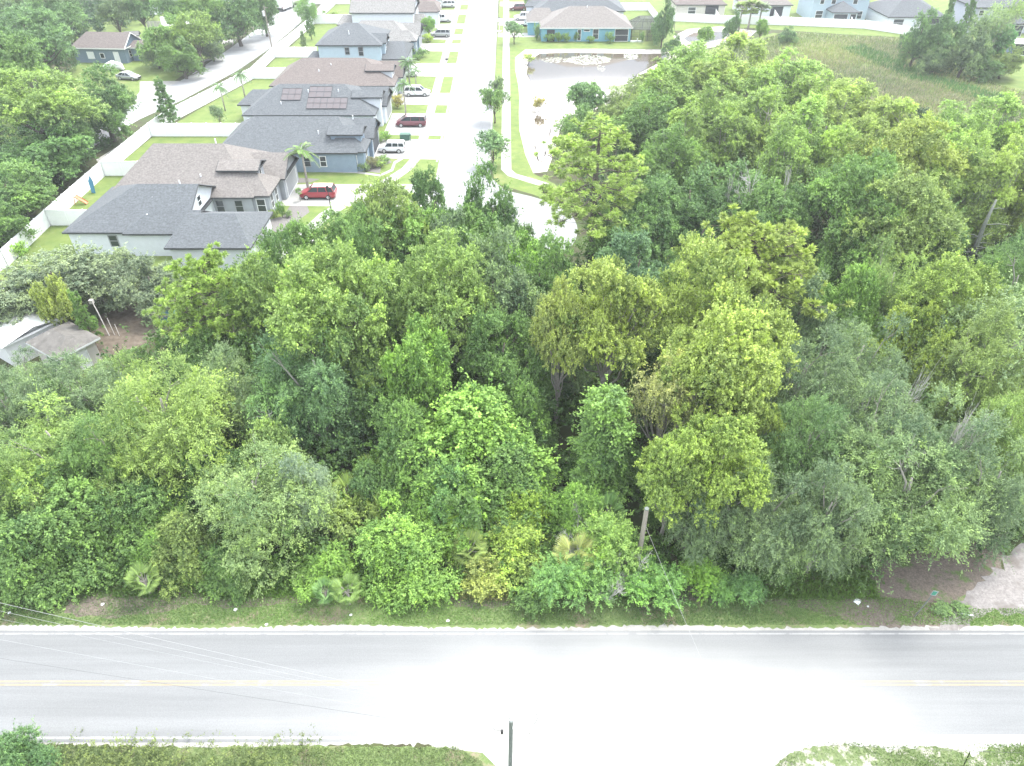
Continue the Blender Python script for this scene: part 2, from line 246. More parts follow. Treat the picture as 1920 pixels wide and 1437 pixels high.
def mk_vine(kind, seed, R, H, col=False):
    """shrubs and trunks smothered in vines: leaf mats on mounds plus strands hanging down the flanks"""
    rng = np.random.default_rng(seed)
    n = 60; th = rng.uniform(0, 6.28, n); u = rng.uniform(0, 1, n)**.7; rad = R*(.5 if col else .8)*np.sqrt(1-u**(3 if col else 1.6))*rng.uniform(.7, 1.1, n); z = H*(.08+.84*u)
    L = np.column_stack([rad*np.cos(th), rad*np.sin(th), z*rng.uniform(.9, 1.02, n), rng.uniform(.14, .27, n)*R*(.8 if col else 1)])
    L[:, 2] *= .72 + .28*np.cos(2*th+seed); ho = rng.uniform(-.5, .5, (4, 2))*R; hi = rng.integers(0, 5, n); L[:, :2] += np.vstack([ho, [[0, 0]]])[hi]; L[:, 2] *= np.array([.75, .6, .9, .65, 1.1])[hi]
    L = np.vstack([L, [[0, 0, H*f, .5*R*(1-.4*f)] for f in (.15, .35, .55, .72)]])
    a = sprays(rng, L, 3800, 18, .42, .155, .105, .35, tone0=.5, up=.4)
    ns = 420; i = rng.integers(0, n, ns); st = L[i, :3] + rdir(rng, ns)*L[i, 3:4]; out = unit(np.column_stack([st[:, 0], st[:, 1], np.zeros(ns)])); k = 16
    I = np.repeat(np.arange(ns), k); t = np.tile(np.linspace(0, 1, k), ns)[:, None]; ln = rng.uniform(.8, 2.4, (ns, 1))
    P = st[I] + out[I]*(.35*t) + np.array([0, 0, -1])*ln[I]*t + np.column_stack([.12*np.sin(6*t[:, 0]+I), .12*np.cos(5*t[:, 0]+I), 0*I]) + rng.normal(0, .05, (ns*k, 3))
    nn = unit(out[I] + np.array([0, 0, .8]) + .5*rng.normal(size=P.shape)); aa = unit(rng.normal(size=P.shape)); bb = unit(np.cross(nn, aa)); aa = np.cross(bb, nn)
    ok = P[:, 2] > .02
    arr = [np.concatenate([a[0], P[ok]]), np.concatenate([a[1], aa[ok]*.075]), np.concatenate([a[2], bb[ok]*.052]), np.concatenate([a[3], (rng.normal(.72, .12, ns)[I])[ok]])]
    keep = arr[0][:, 2] > 0
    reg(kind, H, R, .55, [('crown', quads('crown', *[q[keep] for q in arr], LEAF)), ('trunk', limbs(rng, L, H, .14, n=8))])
for s in (31, 32, 33): mk_vine('vine', s, 3.6, 6)
mk_vine('vine_column', 34, 2.6, 10, True)
def needle_tufts(rng, C, D, k=34, ln=.42, w=.035, tone=None):
    n = len(C); I = np.repeat(np.arange(n), k); d = unit(D[I]*.75 + rng.normal(0, .75, (n*k, 3))); l = ln*rng.uniform(.7, 1.2, (n*k, 1))
    P = C[I] + d*l*.55; nn = rdir(rng, n*k); b_ = unit(np.cross(d, nn)); tt = (rng.normal(.6, .13, n) if tone is None else tone)[I] + rng.normal(0, .12, n*k)
    return P, d*l*.5, b_*w, tt
def mk_pine(kind, seed, H=18, R=4.1, z0=.40, nb=34, young=False, w=.04):
    rng = np.random.default_rng(seed); tr = .26 if not young else .08; mb = MB()
    mb.tube([(0, 0, -.3), (.1, 0, H*.3), (-.1, .1, H*.6), (0, 0, H*.85), (0, 0, H*.98)], [tr*1.2, tr, tr*.75, tr*.4, tr*.12], 8); C = []; D = []
    for i in range(nb):
        f = z0 + (1-z0)*(i+.5)/nb; z = H*f; az = i*2.4+rng.normal(0, .3); q = (f-z0)/(1-z0)
        ln = R*(1.12*(1-q)**.36*(.7+.3*min(1, q*5)) if not young else (1-q)**.8)*rng.uniform(.6, 1.12); ln = max(ln, .5)
        e = Vector((math.cos(az)*ln, math.sin(az)*ln, z+ln*.22*rng.uniform(.2, 1.4))); s = Vector((0, 0, z)); md = s.lerp(e, .55)+Vector((0, 0, -.08*ln))
        mb.tube([s, md, e], [tr*.22, tr*.14, .02], 5, False)
        nt = max(4, int(ln*(5.0 if not young else 7)))
        for j in range(nt):
            t = .35+.65*(j+rng.random())/nt; b0 = (s.lerp(md, t/.55) if t < .55 else md.lerp(e, (t-.55)/.45)); sp = .24*ln*(1.15-t*.6)
            c = np.array(b0) + rng.normal(0, 1, 3)*np.array([sp, sp, .3]) + np.array([0, 0, .12]); C.append(c); D.append(unit(c-np.array(b0)+np.array([math.cos(az)*.3, math.sin(az)*.3, .6])))
            mb.tube([b0, Vector(c)], [.025, .012], 3, False)
    me = mb.me('trunk', True); me.materials.append(M['bark'])
    cr = quads('crown', *needle_tufts(rng, np.array(C), np.array(D), 60, .36 if not young else .30, w*.75), NEEDLE)
    reg(kind, H, R, z0+(1-z0)*.45, [('crown', cr), ('trunk', me)])
mk_pine('pine', 41); mk_pine('pine', 42, z0=.5, nb=34); mk_pine('young_pine', 43, H=7, R=1.8, z0=.15, nb=34, young=True); mk_pine('round_pine', 44, H=12, R=4.2, z0=.45, nb=46, w=.055)
def mk_cypress(kind, seed, H=15, R=3.6):
    """tall wetland tree: bare pale stems, hanging moss, light leafy clumps high up"""
    rng = np.random.default_rng(seed); L = blob_lobes(rng, R, H*.60, H*.38, 70, .13, .26, -.95)
    cr = quads('crown', *sprays(rng, L, 3800, 17, .5, .21, .12, .25, tone0=.55, up=.3), LEAF)
    ns = 420; i = rng.integers(0, len(L), ns); st = L[i, :3] + rdir(rng, ns)*L[i, 3:4]*.9; k = 9; I = np.repeat(np.arange(ns), k); t = np.tile(np.linspace(0, 1, k), ns)[:, None]; ln = rng.uniform(.8, 2.6, (ns, 1))
    P = st[I] - np.array([0, 0, 1])*ln[I]*t + rng.normal(0, .05, (ns*k, 3)); sd_ = unit(rng.normal(size=(ns*k, 3))*np.array([1, 1, .1]))
    ms = quads('moss', P, np.tile(np.array([0, 0, 1.]), (ns*k, 1))*ln[I]*.07+rng.normal(0, .03, (ns*k, 3)), sd_*.05*(1.2-t), np.full(ns*k, .5), M['moss'])
    mb = MB()
    for q in range(3):
        a = rng.uniform(0, 6.28); dx, dy = math.cos(a)*.9, math.sin(a)*.9
        mb.tube([(dx*.2, dy*.2, -.3), (dx*.6, dy*.6, H*.35), (dx*1.2, dy*1.2, H*.6), (dx*1.5, dy*1.5, H*.8)], [.2, .15, .1, .03], 6)
        for j in range(6):
            z = H*rng.uniform(.4, .85); f = z/H; s = Vector((dx*2*f, dy*2*f, z)); e = Vector(L[rng.integers(len(L)), :3]); mb.tube([s, s.lerp(e, .5)+Vector((0, 0, -.2)), e], [.06, .04, .015], 5, False)
    me = mb.me('trunk', True); me.materials.append(M['pale_bark']); reg(kind, H, R, .7, [('crown', cr), ('trunk', me), ('moss', ms)])
for s in (51, 52, 53, 54): mk_cypress('cypress', s)
def frond(rng, C, A, base, az, el, ln, k=22, w=.10, lf=.55, fan=False):
    d = np.array([math.cos(az)*math.cos(el), math.sin(az)*math.cos(el), math.sin(el)]); sd_ = np.array([-math.sin(az), math.cos(az), 0.])
    if fan:
        c = base + d*ln*.55
        for j in range(k):
            a = (j/(k-1)-.5)*2.6; q = unit(d*math.cos(a)+sd_*math.sin(a)+np.array([0, 0, -.15-.25*abs(a)])); C.append(c+q*lf*.5); A.append((q*lf*.5, unit(np.cross(q, [0, 0, 1.]))*w*.5))
        return [tuple(base), tuple(c)]
    pts = [base + d*ln*t + np.array([0, 0, -1])*ln*.55*t*t for t in np.linspace(0, 1, 7)]
    for j in range(k):
        t = .12+.88*j/k; p = base + d*ln*t + np.array([0, 0, -1])*ln*.55*t*t
        for sgn in (-1, 1):
            q = unit(sd_*sgn + d*.5 + np.array([0, 0, -.45])); l = lf*(1.05-t*.6); C.append(p+q*l*.5); A.append((q*l*.5, unit(np.cross(q, d))*w*.5))
    return [tuple(p) for p in pts]
def mk_palm(kind, seed, H, nf, ln, fan=False, tr=.13, w=.10, lf=.55, elmin=-.4):
    rng = np.random.default_rng(seed); C, A = [], []; mb = MB(); base = np.array([0, 0, H*1.0-ln*.3])
    mb.tube([(0, 0, -.2), (.05, 0, H*.4), (0, 0, base[2])], [tr*1.3, tr, tr*.8], 8)
    for i in range(nf): mb.tube(frond(rng, C, A, base, i*2.4, rng.uniform(elmin, 1.25), ln*rng.uniform(.8, 1.1), fan=fan, w=w, lf=lf), .02, 4, False)
    P = np.array(C); a = np.array([q[0] for q in A]); b_ = np.array([q[1] for q in A])
    me = mb.me('trunk', True); me.materials.append(M['pale_bark']); reg(kind, H, ln, .85, [('crown', quads('crown', P, a, b_, rng.normal(.55, .12, len(P)), LEAF)), ('trunk', me)])
mk_palm('queen_palm', 61, 6.0, 18, 2.3, w=.09); mk_palm('fan_palm', 62, 5.0, 40, 1.6, True, w=.12, lf=.8, elmin=-.9); mk_palm('palmetto', 63, 1.3, 18, 1.2, True, tr=.08, w=.07, lf=.75, elmin=0)
def mk_bare(kind, seed, H, spread, n=9):
    rng = np.random.default_rng(seed); mb = MB()
    def br(p, d, l, r, dep):
        e = p + d*l; mid = p + d*l*.5 + Vector(rng.normal(0, l*.08, 3)); mb.tube([p, mid, e], [r, r*.75, r*.5], 5 if dep > 1 else 4, False)
        if dep > 0:
            for _ in range(3 if dep > 1 else 4): br(p.lerp(e, rng.uniform(.45, 1)), (d+Vector(rng.normal(0, .55, 3))+Vector((0, 0, .1))).normalized(), l*rng.uniform(.45, .75), r*.5, dep-1)
    for i in range(n):
        a = i*2.4; br(Vector((0, 0, 0)), Vector((math.cos(a)*spread, math.sin(a)*spread, 1)).normalized(), H*rng.uniform(.35, .55), .075*H/3, 3)
    me = mb.me('branches'); me.materials.append(M['dead']); reg(kind, H, H*.6, .6, [('branches', me)])
mk_bare('bare', 71, 3, 1.0); mk_bare('bare', 72, 3, .8, 6)

NAMES = dict(oak='oak_tree', billow='bright_oak_tree', feather='drooping_oak_tree', broad='broadleaf_tree', dense='dense_tree', sparse='sparse_tree', shrub='shrub', fern_shrub='feathery_shrub', young='young_tree', bush='bush', vine='vine_mound', vine_column='vine_covered_tree', pine='pine_tree', round_pine='pine_tree', young_pine='young_pine_tree', cypress='wetland_tree', queen_palm='palm_tree', fan_palm='fan_palm', palmetto='palmetto', bare='dead_branches')
CATS = dict(shrub='shrub', fern_shrub='shrub', bush='bush', vine='vine thicket', queen_palm='palm', fan_palm='palm', palmetto='palmetto', bare='dead branches')
rt = random.Random(5); cnt = {}
def put(kind, x, y, sxy, H, color, label, cat=None, group=None, name=None):
    lst = PROTO[kind]; i = cnt.get(kind, 0); cnt[kind] = i+1; H0, R0, cf, parts = lst[i % len(lst)]
    r = empty(name or NAMES[kind], (x, y, 0), rt.uniform(0, 6.28)); r.scale = (sxy, sxy, H/H0)
    for nm, me in parts:
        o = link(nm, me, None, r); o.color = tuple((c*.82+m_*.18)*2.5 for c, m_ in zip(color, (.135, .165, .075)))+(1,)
    return tag(r, label, cat or CATS.get(kind, 'tree'), group)
def T(kind, cx, cy, rpx, H, color, label, **kw):
    """a tree whose crown centre stands at photo pixel (cx, cy) with radius rpx and total height H"""
    H0, R0, cf, parts = PROTO[kind][cnt.get(kind, 0) % len(PROTO[kind])]; z = H*cf; x, y = G(cx, cy, z)
    return put(kind, x, y, rpx/ppm(cy, z)/R0, H, color, label, **kw)
# ------------------------------------------------------------------ the setting: ground, roads, pond
from mathutils.geometry import tessellate_polygon
rs = random.Random(11); nr = np.random.default_rng(77)
PAIRS = [((1012,101),(985,93)),((1060,99),(1060,92)),((1130,100),(1130,92)),((1200,101),(1200,93)),((1250,101),(1262,93)),((1256,107),(1274,104)),((1225,123),(1240,128)),((1195,139),(1208,146)),((1178,158),(1195,165)),((1130,185),(1150,195)),((1085,199),(1090,214)),((1041,207),(1060,220)),((1033,231),(1050,243)),((1026,273),(1040,283)),((1017,302),(1026,322)),((1011,302),(1000,325)),((1005,283),(985,290)),((1002,242),(974,245)),((1005,212),(973,212)),((1005,185),(974,185)),((996,160),(972,160)),((988,135),(966,130)),((991,115),(966,108))]
def subdiv(pts, n=4, j=.0):
    o = []
    for i, p in enumerate(pts):
        q = pts[(i+1) % len(pts)]
        for k in range(n): t = k/n; o.append((p[0]*(1-t)+q[0]*t + (rs.gauss(0, j) if k else 0), p[1]*(1-t)+q[1]*t + (rs.gauss(0, j) if k else 0)))
    return o
outer = subdiv([G(*b_, 0) for a, b_ in PAIRS], 5); inner = subdiv([G(*a, -.4) for a, b_ in PAIRS], 5, .12)
rect = [(-700, -200), (700, -200), (700, 1300), (-700, 1300)]
loops = [[Vector((x, y, 0)) for x, y in rect], [Vector((x, y, 0)) for x, y in outer]]
fl = [v for l in loops for v in l]; tris = tessellate_polygon(loops)
me = bpy.data.meshes.new('ground'); me.from_pydata([tuple(v) for v in fl], [], [tuple(t) for t in tris]); me.update()
if me.polygons[0].normal.z < 0: me.flip_normals()
tag(link('ground', me, 'ground'), kind='structure')
mb = MB(); n = len(outer)
mid = [((o[0]*.45+i[0]*.55), (o[1]*.45+i[1]*.55)) for o, i in zip(outer, inner)]
for k in range(n):
    l = (k+1) % n
    mb.poly([(*outer[k], .0), (*outer[l], .0), (*mid[l], -.14), (*mid[k], -.14)]); mb.poly([(*mid[k], -.14), (*mid[l], -.14), (*inner[l], -.5), (*inner[k], -.5)])
tag(mb.build('pond_bank', 'bank'), kind='structure')
cx_, cy_ = G(1100, 150); sheet('pond_water', [(x, y) for x, y in subdiv([G(*a, -.4) for a, b_ in PAIRS], 1)] , -.4, 'water')
sheet('pond_bed', outer, -1.2, 'dirt')
sheet('small_pond_bank', px([(1262,68),(1290,55),(1350,50),(1420,58),(1400,74),(1340,88),(1300,98),(1280,92)]), .010, 'bank'); sheet('small_pond_water', px([(1282,72),(1300,62),(1345,59),(1368,63),(1358,72),(1320,82),(1292,80)]), .014, 'water')
fl_ = MB()
for (a, b_, c, d, k) in ((1062,1146,104,122,420), (1015,1075,108,118,120), (1168,1196,100,112,120), (1120,1135,122,134,30)):
    for _ in range(k):
        t = rs.random()*6.283; r = math.sqrt(rs.random()); x, y = G((a+b_)/2+math.cos(t)*r*(b_-a)/2, (c+d)/2+math.sin(t)*r*(d-c)/2, -.4); s = rs.uniform(.1, .38)
        fl_.poly([(x+s*math.cos(q)*rs.uniform(.6, 1), y+s*math.sin(q)*rs.uniform(.6, 1), -.39+rs.random()*.008) for q in (0, 1.2, 2.5, 3.7, 5)])
tag(fl_.build('pond_scum', 'scum'), 'pale patches of scum floating on the brown pond water', 'pond scum', kind='stuff')
def wavy(x0, x1, y, amp, step=.35): return [(x0+i*step, y + nr.normal(0, amp) + amp*1.6*math.sin(i*.31*step+y)) for i in range(int((x1-x0)/step)+1)]
# lawns of the estate, laid on the ground as one grass sheet
sheet('estate_lawn', [(-60.2, 69)] + px([(0,496),(95,424),(197,330),(290,254),(390,196),(475,150),(515,112),(545,88),(590,46),(640,0)]) + [(-48, 420), (-11.5, 420), (-11.0, 200), (-10.6, 97), (-10, 69)], .004, 'lawn')
sheet('street_lawn', [(-4.2, 420), (-3.3, 110), (-2.5, 96), (3, 92), (9, 86)] + px([(1040,345),(1000,326),(985,291),(974,246),(973,212),(974,185),(972,160),(966,130),(966,108),(985,92.5)]) + px([(1060,91.5),(1130,91.5),(1262,92.5),(1274,103.5),(1300,100),(1265,60),(1250,0)]) + [(60, 420)], .005, 'lawn')
sheet('pond_berm_grass', px([(1275,105),(1241,128.5),(1209,146.5),(1196,165.5),(1151,195.5),(1160,215),(1250,175),(1330,135),(1400,92),(1500,70),(1450,62),(1400,76),(1340,90),(1300,100)]), .006, 'lawn')
sheet('marsh', px([(1420,75),(1480,60),(1600,68),(1700,72),(1740,110),(1830,150),(1920,175),(2100,230),(2100,300),(1700,260),(1500,190),(1380,130),(1330,120)]), .008, 'marsh')
sheet('far_lawn', px([(1265,58),(1270,0),(1100,-60),(2300,-60),(2300,200),(1910,172),(1830,146),(1745,106),(1705,71),(1600,66),(1480,58),(1400,52)]), .004, 'lawn')
sheet('cottage_lawn', px([(-260,330),(150,120),(120,30),(560,-40),(600,-40),(520,12),(440,75),(330,150),(240,215),(120,330)]), .004, 'lawn')
# side street on the left
sheet('side_street', px([(150,290),(262,224),(342,188),(445,133),(508,90),(560,46),(592,8),(625,-40),(570,-40),(540,8),(482,54),(430,92),(350,146),(262,190),(120,270)]), .012, 'asphalt2')
sheet('side_pavement', px([(180,300),(290,232),(350,203),(452,143),(512,100),(566,52),(602,8),(640,-40),(654,-40),(612,8),(574,56),(520,106),(462,150),(360,210),(300,240),(190,312)]), .014, 'concrete')
sheet('cottage_drive', px([(262,153),(345,152),(352,160),(300,190),(262,196),(250,188),(262,172)]), .010, 'sand'); sheet('gravel_drive', px([(405,75),(443,73),(440,80),(406,84)]), .010, 'sand')
# estate street running away from the camera, its turning circle, pavements and drives
def dx(y): return -(y-110)*.0065
circ = [(-4+12.2*math.cos(a), 82+12.2*math.sin(a)) for a in np.linspace(R_(35), R_(-215), 40)]
sheet('estate_street', [(-3.5+dx(420), 420), (-3.45, 110), (-3.0, 98), (-1.0, 93.5), (2.5, 91.5)] + circ + [(-10.8, 92), (-10.9, 98), (-11.0+dx(110), 110), (-11.2+dx(420), 420)], .016, 'street')
k = MB()
for side, off in ((-1, -11.3), (1, -3.35)):
    pl = [(off + dx(y), y) for y in (104, 150, 200, 300, 420)]
    for a, b_ in zip(pl, pl[1:]): k.poly([(a[0]-.16*side*0-.15, a[1], .03), (a[0]+.15, a[1], .03), (b_[0]+.15, b_[1], .03), (b_[0]-.15, b_[1], .03)])
tag(k.build('street_gutter', 'concrete'), kind='structure')
sheet('pavement_east', [(-1.6+dx(420), 420), (-1.6, 101), (-.6, 98.6), (4.4, 94.6), (5.2, 95.9), (.6, 99.4), (-.1, 101), (-.1+dx(420), 420)], .018, 'concrete')
sheet('pavement_west', [(-15.5+dx(420), 420), (-15.2, 150), (-15.0, 112), (-15.2, 106), (-16.2, 101.5), (-18.4, 97), (-21.5, 93), (-25, 86), (-26.5, 80), (-25, 79.6), (-23.3, 85.2), (-19.9, 91.9), (-16.8, 96.2), (-14.7, 101), (-13.7, 106), (-13.5, 112), (-13.7, 150), (-14.0+dx(420), 420)], .018, 'concrete')
def yy(p): return G(860, p)[1]
for i, (a, b_, x0) in enumerate(((346,386,-31.5), (262,297,-21.5), (213,253,-21), (175,196,-21), (119,143,-22), (82,96,-22), (65,74,-22), (45,53,-22), (19,27,-22), (2,8,-22))):
    y0, y1 = yy(b_), yy(a); sheet('driveway', [(x0, y0), (-11.0+dx(y0), y0-.6), (-11.0+dx(y1), y1-.0), (-11.0+dx(y1), y1+(y0-y1)*.0+.0)] + [(x0, y1)], .020, 'concrete')
for (a, b_) in ((4,12), (35,48), (62,70)):
    sheet('driveway', [(-3.4, yy(b_)), (-3.4, yy(a)), (6.5, yy(a)), (6.5, yy(b_))], .020, 'concrete')
sheet('driveway', [(-29.5, 72.5), (-15, 74), (-15, 80), (-29.5, 78.8)], .020, 'concrete')
# mulch beds
sheet('mulch_bed', [(-32, 83.6), (-29.6, 85.2), (-29.4, 88.6), (-27.2, 88.5), (-26.4, 86.5), (-27.3, 84), (-26.6, 82.4), (-28.4, 80.8), (-31.5, 80.2)], .010, 'mulch'); sheet('mulch_bed', px([(690,290),(722,292),(735,305),(715,312),(712,325),(690,322),(672,316)]), .010, 'mulch')
sheet('mulch_bed', px([(545,333),(600,336),(583,342),(548,344)]), .010, 'mulch'); sheet('mulch_bed', px([(700,135),(760,128),(766,136),(745,142),(700,143)]), .010, 'mulch'); sheet('stone_edging', px([(565,319),(668,321),(712,328),(733,318),(738,304),(752,296),(756,299),(742,307),(737,321),(713,331),(666,325),(565,322)]), .022, 'concrete')
# near road across the foreground
sheet('verge', wavy(-75, 75, 28.6, .22) [::-1] + [(-75, 25), (75, 25)], .006, 'verge')
sheet('verge_south', [(-75, -30)] + [(-75, 18.3)] + wavy(-60, -3.2, 18.22, .05) + px([(905,1412),(930,1437)]) + [(-.9, 5), (-.9, -30)], .006, 'verge')
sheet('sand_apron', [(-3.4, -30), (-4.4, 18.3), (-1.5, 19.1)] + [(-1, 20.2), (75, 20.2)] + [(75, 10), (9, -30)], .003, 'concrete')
sheet('verge_south_east', px([(1452,1437)]) + [tuple(np.array(G(a, b_)) + nr.normal(0, .05, 2)) for a, b_ in subdiv([(1475,1415),(1520,1402),(1580,1396),(1650,1402),(1668,1412),(1690,1402),(1760,1400),(1810,1408),(1830,1420),(1850,1404),(1920,1400),(2200,1400)], 9)[:-9]] + [(60, 5), (12, 5)], .014, 'thin_turf')
sheet('shoulder', wavy(-75, 75, 25.62, .06, .16)[::-1] + [(-75, 24.5), (75, 24.5)], .010, 'sand'); sheet('shoulder', [(-75, 18.9)] + [(-1.5, 18.9)] + wavy(-75, -3, 18.28, .05, .2)[::-1], .010, 'sand')
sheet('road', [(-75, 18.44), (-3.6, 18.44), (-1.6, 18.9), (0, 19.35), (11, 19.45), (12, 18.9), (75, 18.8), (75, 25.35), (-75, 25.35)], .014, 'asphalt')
for y in (25.12,): sheet('edge_line', [(-75, y-.06), (75, y-.06), (75, y+.06), (-75, y+.06)], .018, 'line')
sheet('edge_line', [(-75, 18.62), (-3.4, 18.62), (-3.4, 18.76), (-75, 18.76)], .018, 'line')
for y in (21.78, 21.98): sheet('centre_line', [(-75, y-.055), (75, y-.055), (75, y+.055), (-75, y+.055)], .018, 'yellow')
sheet('sandy_track', subdiv(px([(1740,1195),(1770,1160),(1810,1120),(1855,1080),(1900,1030),(1970,960),(2150,930),(2150,1160),(1925,1150),(1850,1150),(1810,1175),(1780,1200)]), 7, .16), .012, 'gravel')
sheet('bare_soil', subdiv(px([(120,1150),(140,1105),(250,1075),(330,1112),(420,1090),(470,1112),(560,1095),(640,1120),(560,1130),(450,1140),(380,1135),(300,1150),(200,1160)]), 5, .12), .009, 'soil')
sheet('bare_soil', subdiv(px([(1190,1160),(1230,1060),(1290,1010),(1350,1060),(1420,1060),(1560,1060),(1700,1040),(1830,1000),(1900,960),(1880,1080),(1800,1120),(1770,1180),(1690,1192),(1600,1170),(1500,1140),(1400,1130),(1290,1125)]), 6, .12), .009, 'soil')
sheet('bare_soil', subdiv(px([(830,1130),(850,1090),(930,1070),(990,1090),(960,1135),(890,1142)]), 4, .1), .009, 'soil')
sheet('yard_dirt', px([(165,640),(190,590),(240,570),(320,575),(330,620),(260,650),(210,690)]), .012, 'dirt')

# ------------------------------------------------------------------ houses
def gable_block(wl, rf, fa, b):
    x0, x1, y0, y1, ze, rx0, ry0, rx1, ry1, zr = b; o = .42; th = .2
    E_ = [(x0, y0, ze), (x1, y0, ze), (x1, y1, ze), (x0, y1, ze)]; A = (rx0, ry0, zr); B = (rx1, ry1, zr); along = abs(rx1-rx0) >= abs(ry1-ry0)
    fs = ([(E_[0], E_[1], B, A), (E_[2], E_[3], A, B), (E_[1], E_[2], B), (E_[3], E_[0], A)] if along else [(E_[1], E_[2], B, A), (E_[3], E_[0], A, B), (E_[0], E_[1], A), (E_[2], E_[3], B)])
    for q in fs:
        v = [Vector(p) for p in q]; nn = (v[1]-v[0]).cross(v[2]-v[0])
        if abs(nn.normalized().z) > .05: rf.poly(q)
        else:
            nx = Vector((nn.x, nn.y, 0)).normalized(); s = 1 if (sum(v, Vector())/len(v) - Vector(((x0+x1)/2, (y0+y1)/2, ze))).dot(nx) > 0 else -1; off = -nx*s*o
            base = [p+off for p in v]; cxy = sum(base, Vector())/len(base); wl.poly([(p.x, p.y, ze-.01 if p.z < ze+.01 else p.z-.12) for p in base])
            for a, c in ((v[0], v[2]), (v[1], v[2])): fa.tube([a-Vector((0, 0, .1)), c-Vector((0, 0, .1))], .10, 4)
    for i in range(4):
        a, c = E_[i], E_[(i+1) % 4]; fa.poly([a, (a[0], a[1], ze-th), (c[0], c[1], ze-th), c])
    fa.poly([(p[0], p[1], ze-th) for p in E_[::-1]])
    wl.box(x0+o, x1-o, y0+o, y1-o, -.2, ze-th-.01)
def opening(par, side, u, z, w, h, b, name='window', m='glass', frame='paint'):
    x0, x1, y0, y1 = b[:4]; o = .42
    fr = MB(); pn = MB(); g = .09
    def bx(mb_, a0, a1, z0, z1, d0, d1):
        if side == 'S': mb_.box(a0, a1, y0+o-d1, y0+o-d0, z0, z1)
        elif side == 'N': mb_.box(a0, a1, y1-o+d0, y1-o+d1, z0, z1)
        elif side == 'E': mb_.box(x1-o+d0, x1-o+d1, a0, a1, z0, z1)
        else: mb_.box(x0+o-d1, x0+o-d0, a0, a1, z0, z1)
    for (a0, a1, c0, c1) in ((u-w/2-g, u-w/2, z-g, z+h+g), (u+w/2, u+w/2+g, z-g, z+h+g), (u-w/2, u+w/2, z-g, z), (u-w/2, u+w/2, z+h, z+h+g)): bx(fr, a0, a1, c0, c1, -.02, .07)
    if name == 'window' and h > .9: bx(fr, u-w/2, u+w/2, z+h/2-.03, z+h/2+.03, .02, .06)
    f_ = fr.build(name, frame, par); bx(pn, u-w/2, u+w/2, z, z+h, -.02, .03); pn.build('pane' if name == 'window' else 'panel', m, f_)
    return f_
def house(name, label, blocks, wall, roof, opens=(), cat='house', vents=(), fascia='fascia', group=None):
    b0 = blocks[0]; r = empty(name, ((b0[0]+b0[1])/2, (b0[2]+b0[3])/2, 0)); ox, oy = r.location.x, r.location.y; tag(r, label, cat, group)
    L = [(b[0]-ox, b[1]-ox, b[2]-oy, b[3]-oy, b[4], b[5]-ox, b[6]-oy, b[7]-ox, b[8]-oy, b[9]) for b in blocks]
    wl, rf, fa = MB(), MB(), MB()
    for b in L: gable_block(wl, rf, fa, b)
    wl.build('wall', wall, r); ro = rf.build('roof', roof, r); fa.build('fascia', fascia, r)
    for q in opens:
        bi, side, u, z, w, h = q[:6]; ex = q[6:] ; u -= (ox if side in 'SN' else oy); opening(r, side, u, z, w, h, L[bi], *ex)
    for (vx, vy, vz) in vents: MB().tube([(vx-ox, vy-oy, vz-.5), (vx-ox, vy-oy, vz+.35)], .09, 6).build('vent_pipe', 'paint', ro)
    return r
HB = lambda x0, x1, y0, y1, ze, zr, rx0, rx1, ry=None: (x0, x1, y0, y1, ze, rx0, (y0+y1)/2 if ry is None else ry, rx1, (y0+y1)/2 if ry is None else ry, zr)
GD = ('garage_door', 'garage', 'paint')
house('dark_roof_house', 'white house with charcoal shingle roof nearest the woods', [HB(-51.6, -37.4, 74.5, 87.6, 3, 6.1, -44.6, -37.4), HB(-44.5, -36.0, 74.1, 80.0, 3.02, 4.6, -42, -36.0), HB(-38.4, -28.8, 70.6, 80.0, 3.05, 5.0, -37, -31.5)], 'white', 'shingle_dark',
      [(0, 'S', -46.2, 1.1, .9, 1.3, 'window', 'glass', 'garage'), (0, 'S', -43.6, .9, .8, 1.5, 'window', 'glass', 'garage'), (0, 'E', 81, 3.4, .9, 1.2), (1, 'E', 77.2, .7, 1.0, 1.9), (2, 'E', 75.3, .05, 4.8, 2.3) + GD], vents=((-42.2, 76.5, 4.0), (-42.4, 79.3, 4.9), (-40, 82, 5.8)))
house('tan_roof_house', 'grey house with tan shingle roof behind the charcoal roofed house', [HB(-51, -32.4, 84.2, 99, 3, 7.2, -46.6, -37.5), HB(-38.6, -30.5, 84.6, 90.6, 3.03, 4.9, -36, -32.6), HB(-38.5, -29.9, 90, 97.6, 3.06, 5.2, -38, -29.9), HB(-37.5, -32.2, 87.2, 91.0, 5.3, 6.0, -37.5, -32.2)], 'grey', 'shingle_tan',
      [(0, 'S', -37.0, .9, .9, 1.5, 'window', 'glass', 'garage'), (0, 'S', -34.6, .9, .9, 1.5, 'window', 'glass', 'garage'), (1, 'S', -31.9, .8, 1.0, 1.6), (1, 'E', 86.4, .8, .9, 1.6), (1, 'E', 88.4, .8, .9, 1.6), (2, 'E', 93.8, .05, 4.9, 2.3) + GD, (3, 'E', 89.1, 4.1, .6, .7)], vents=((-39.5, 87, 4.6), (-39, 93, 7.0)))
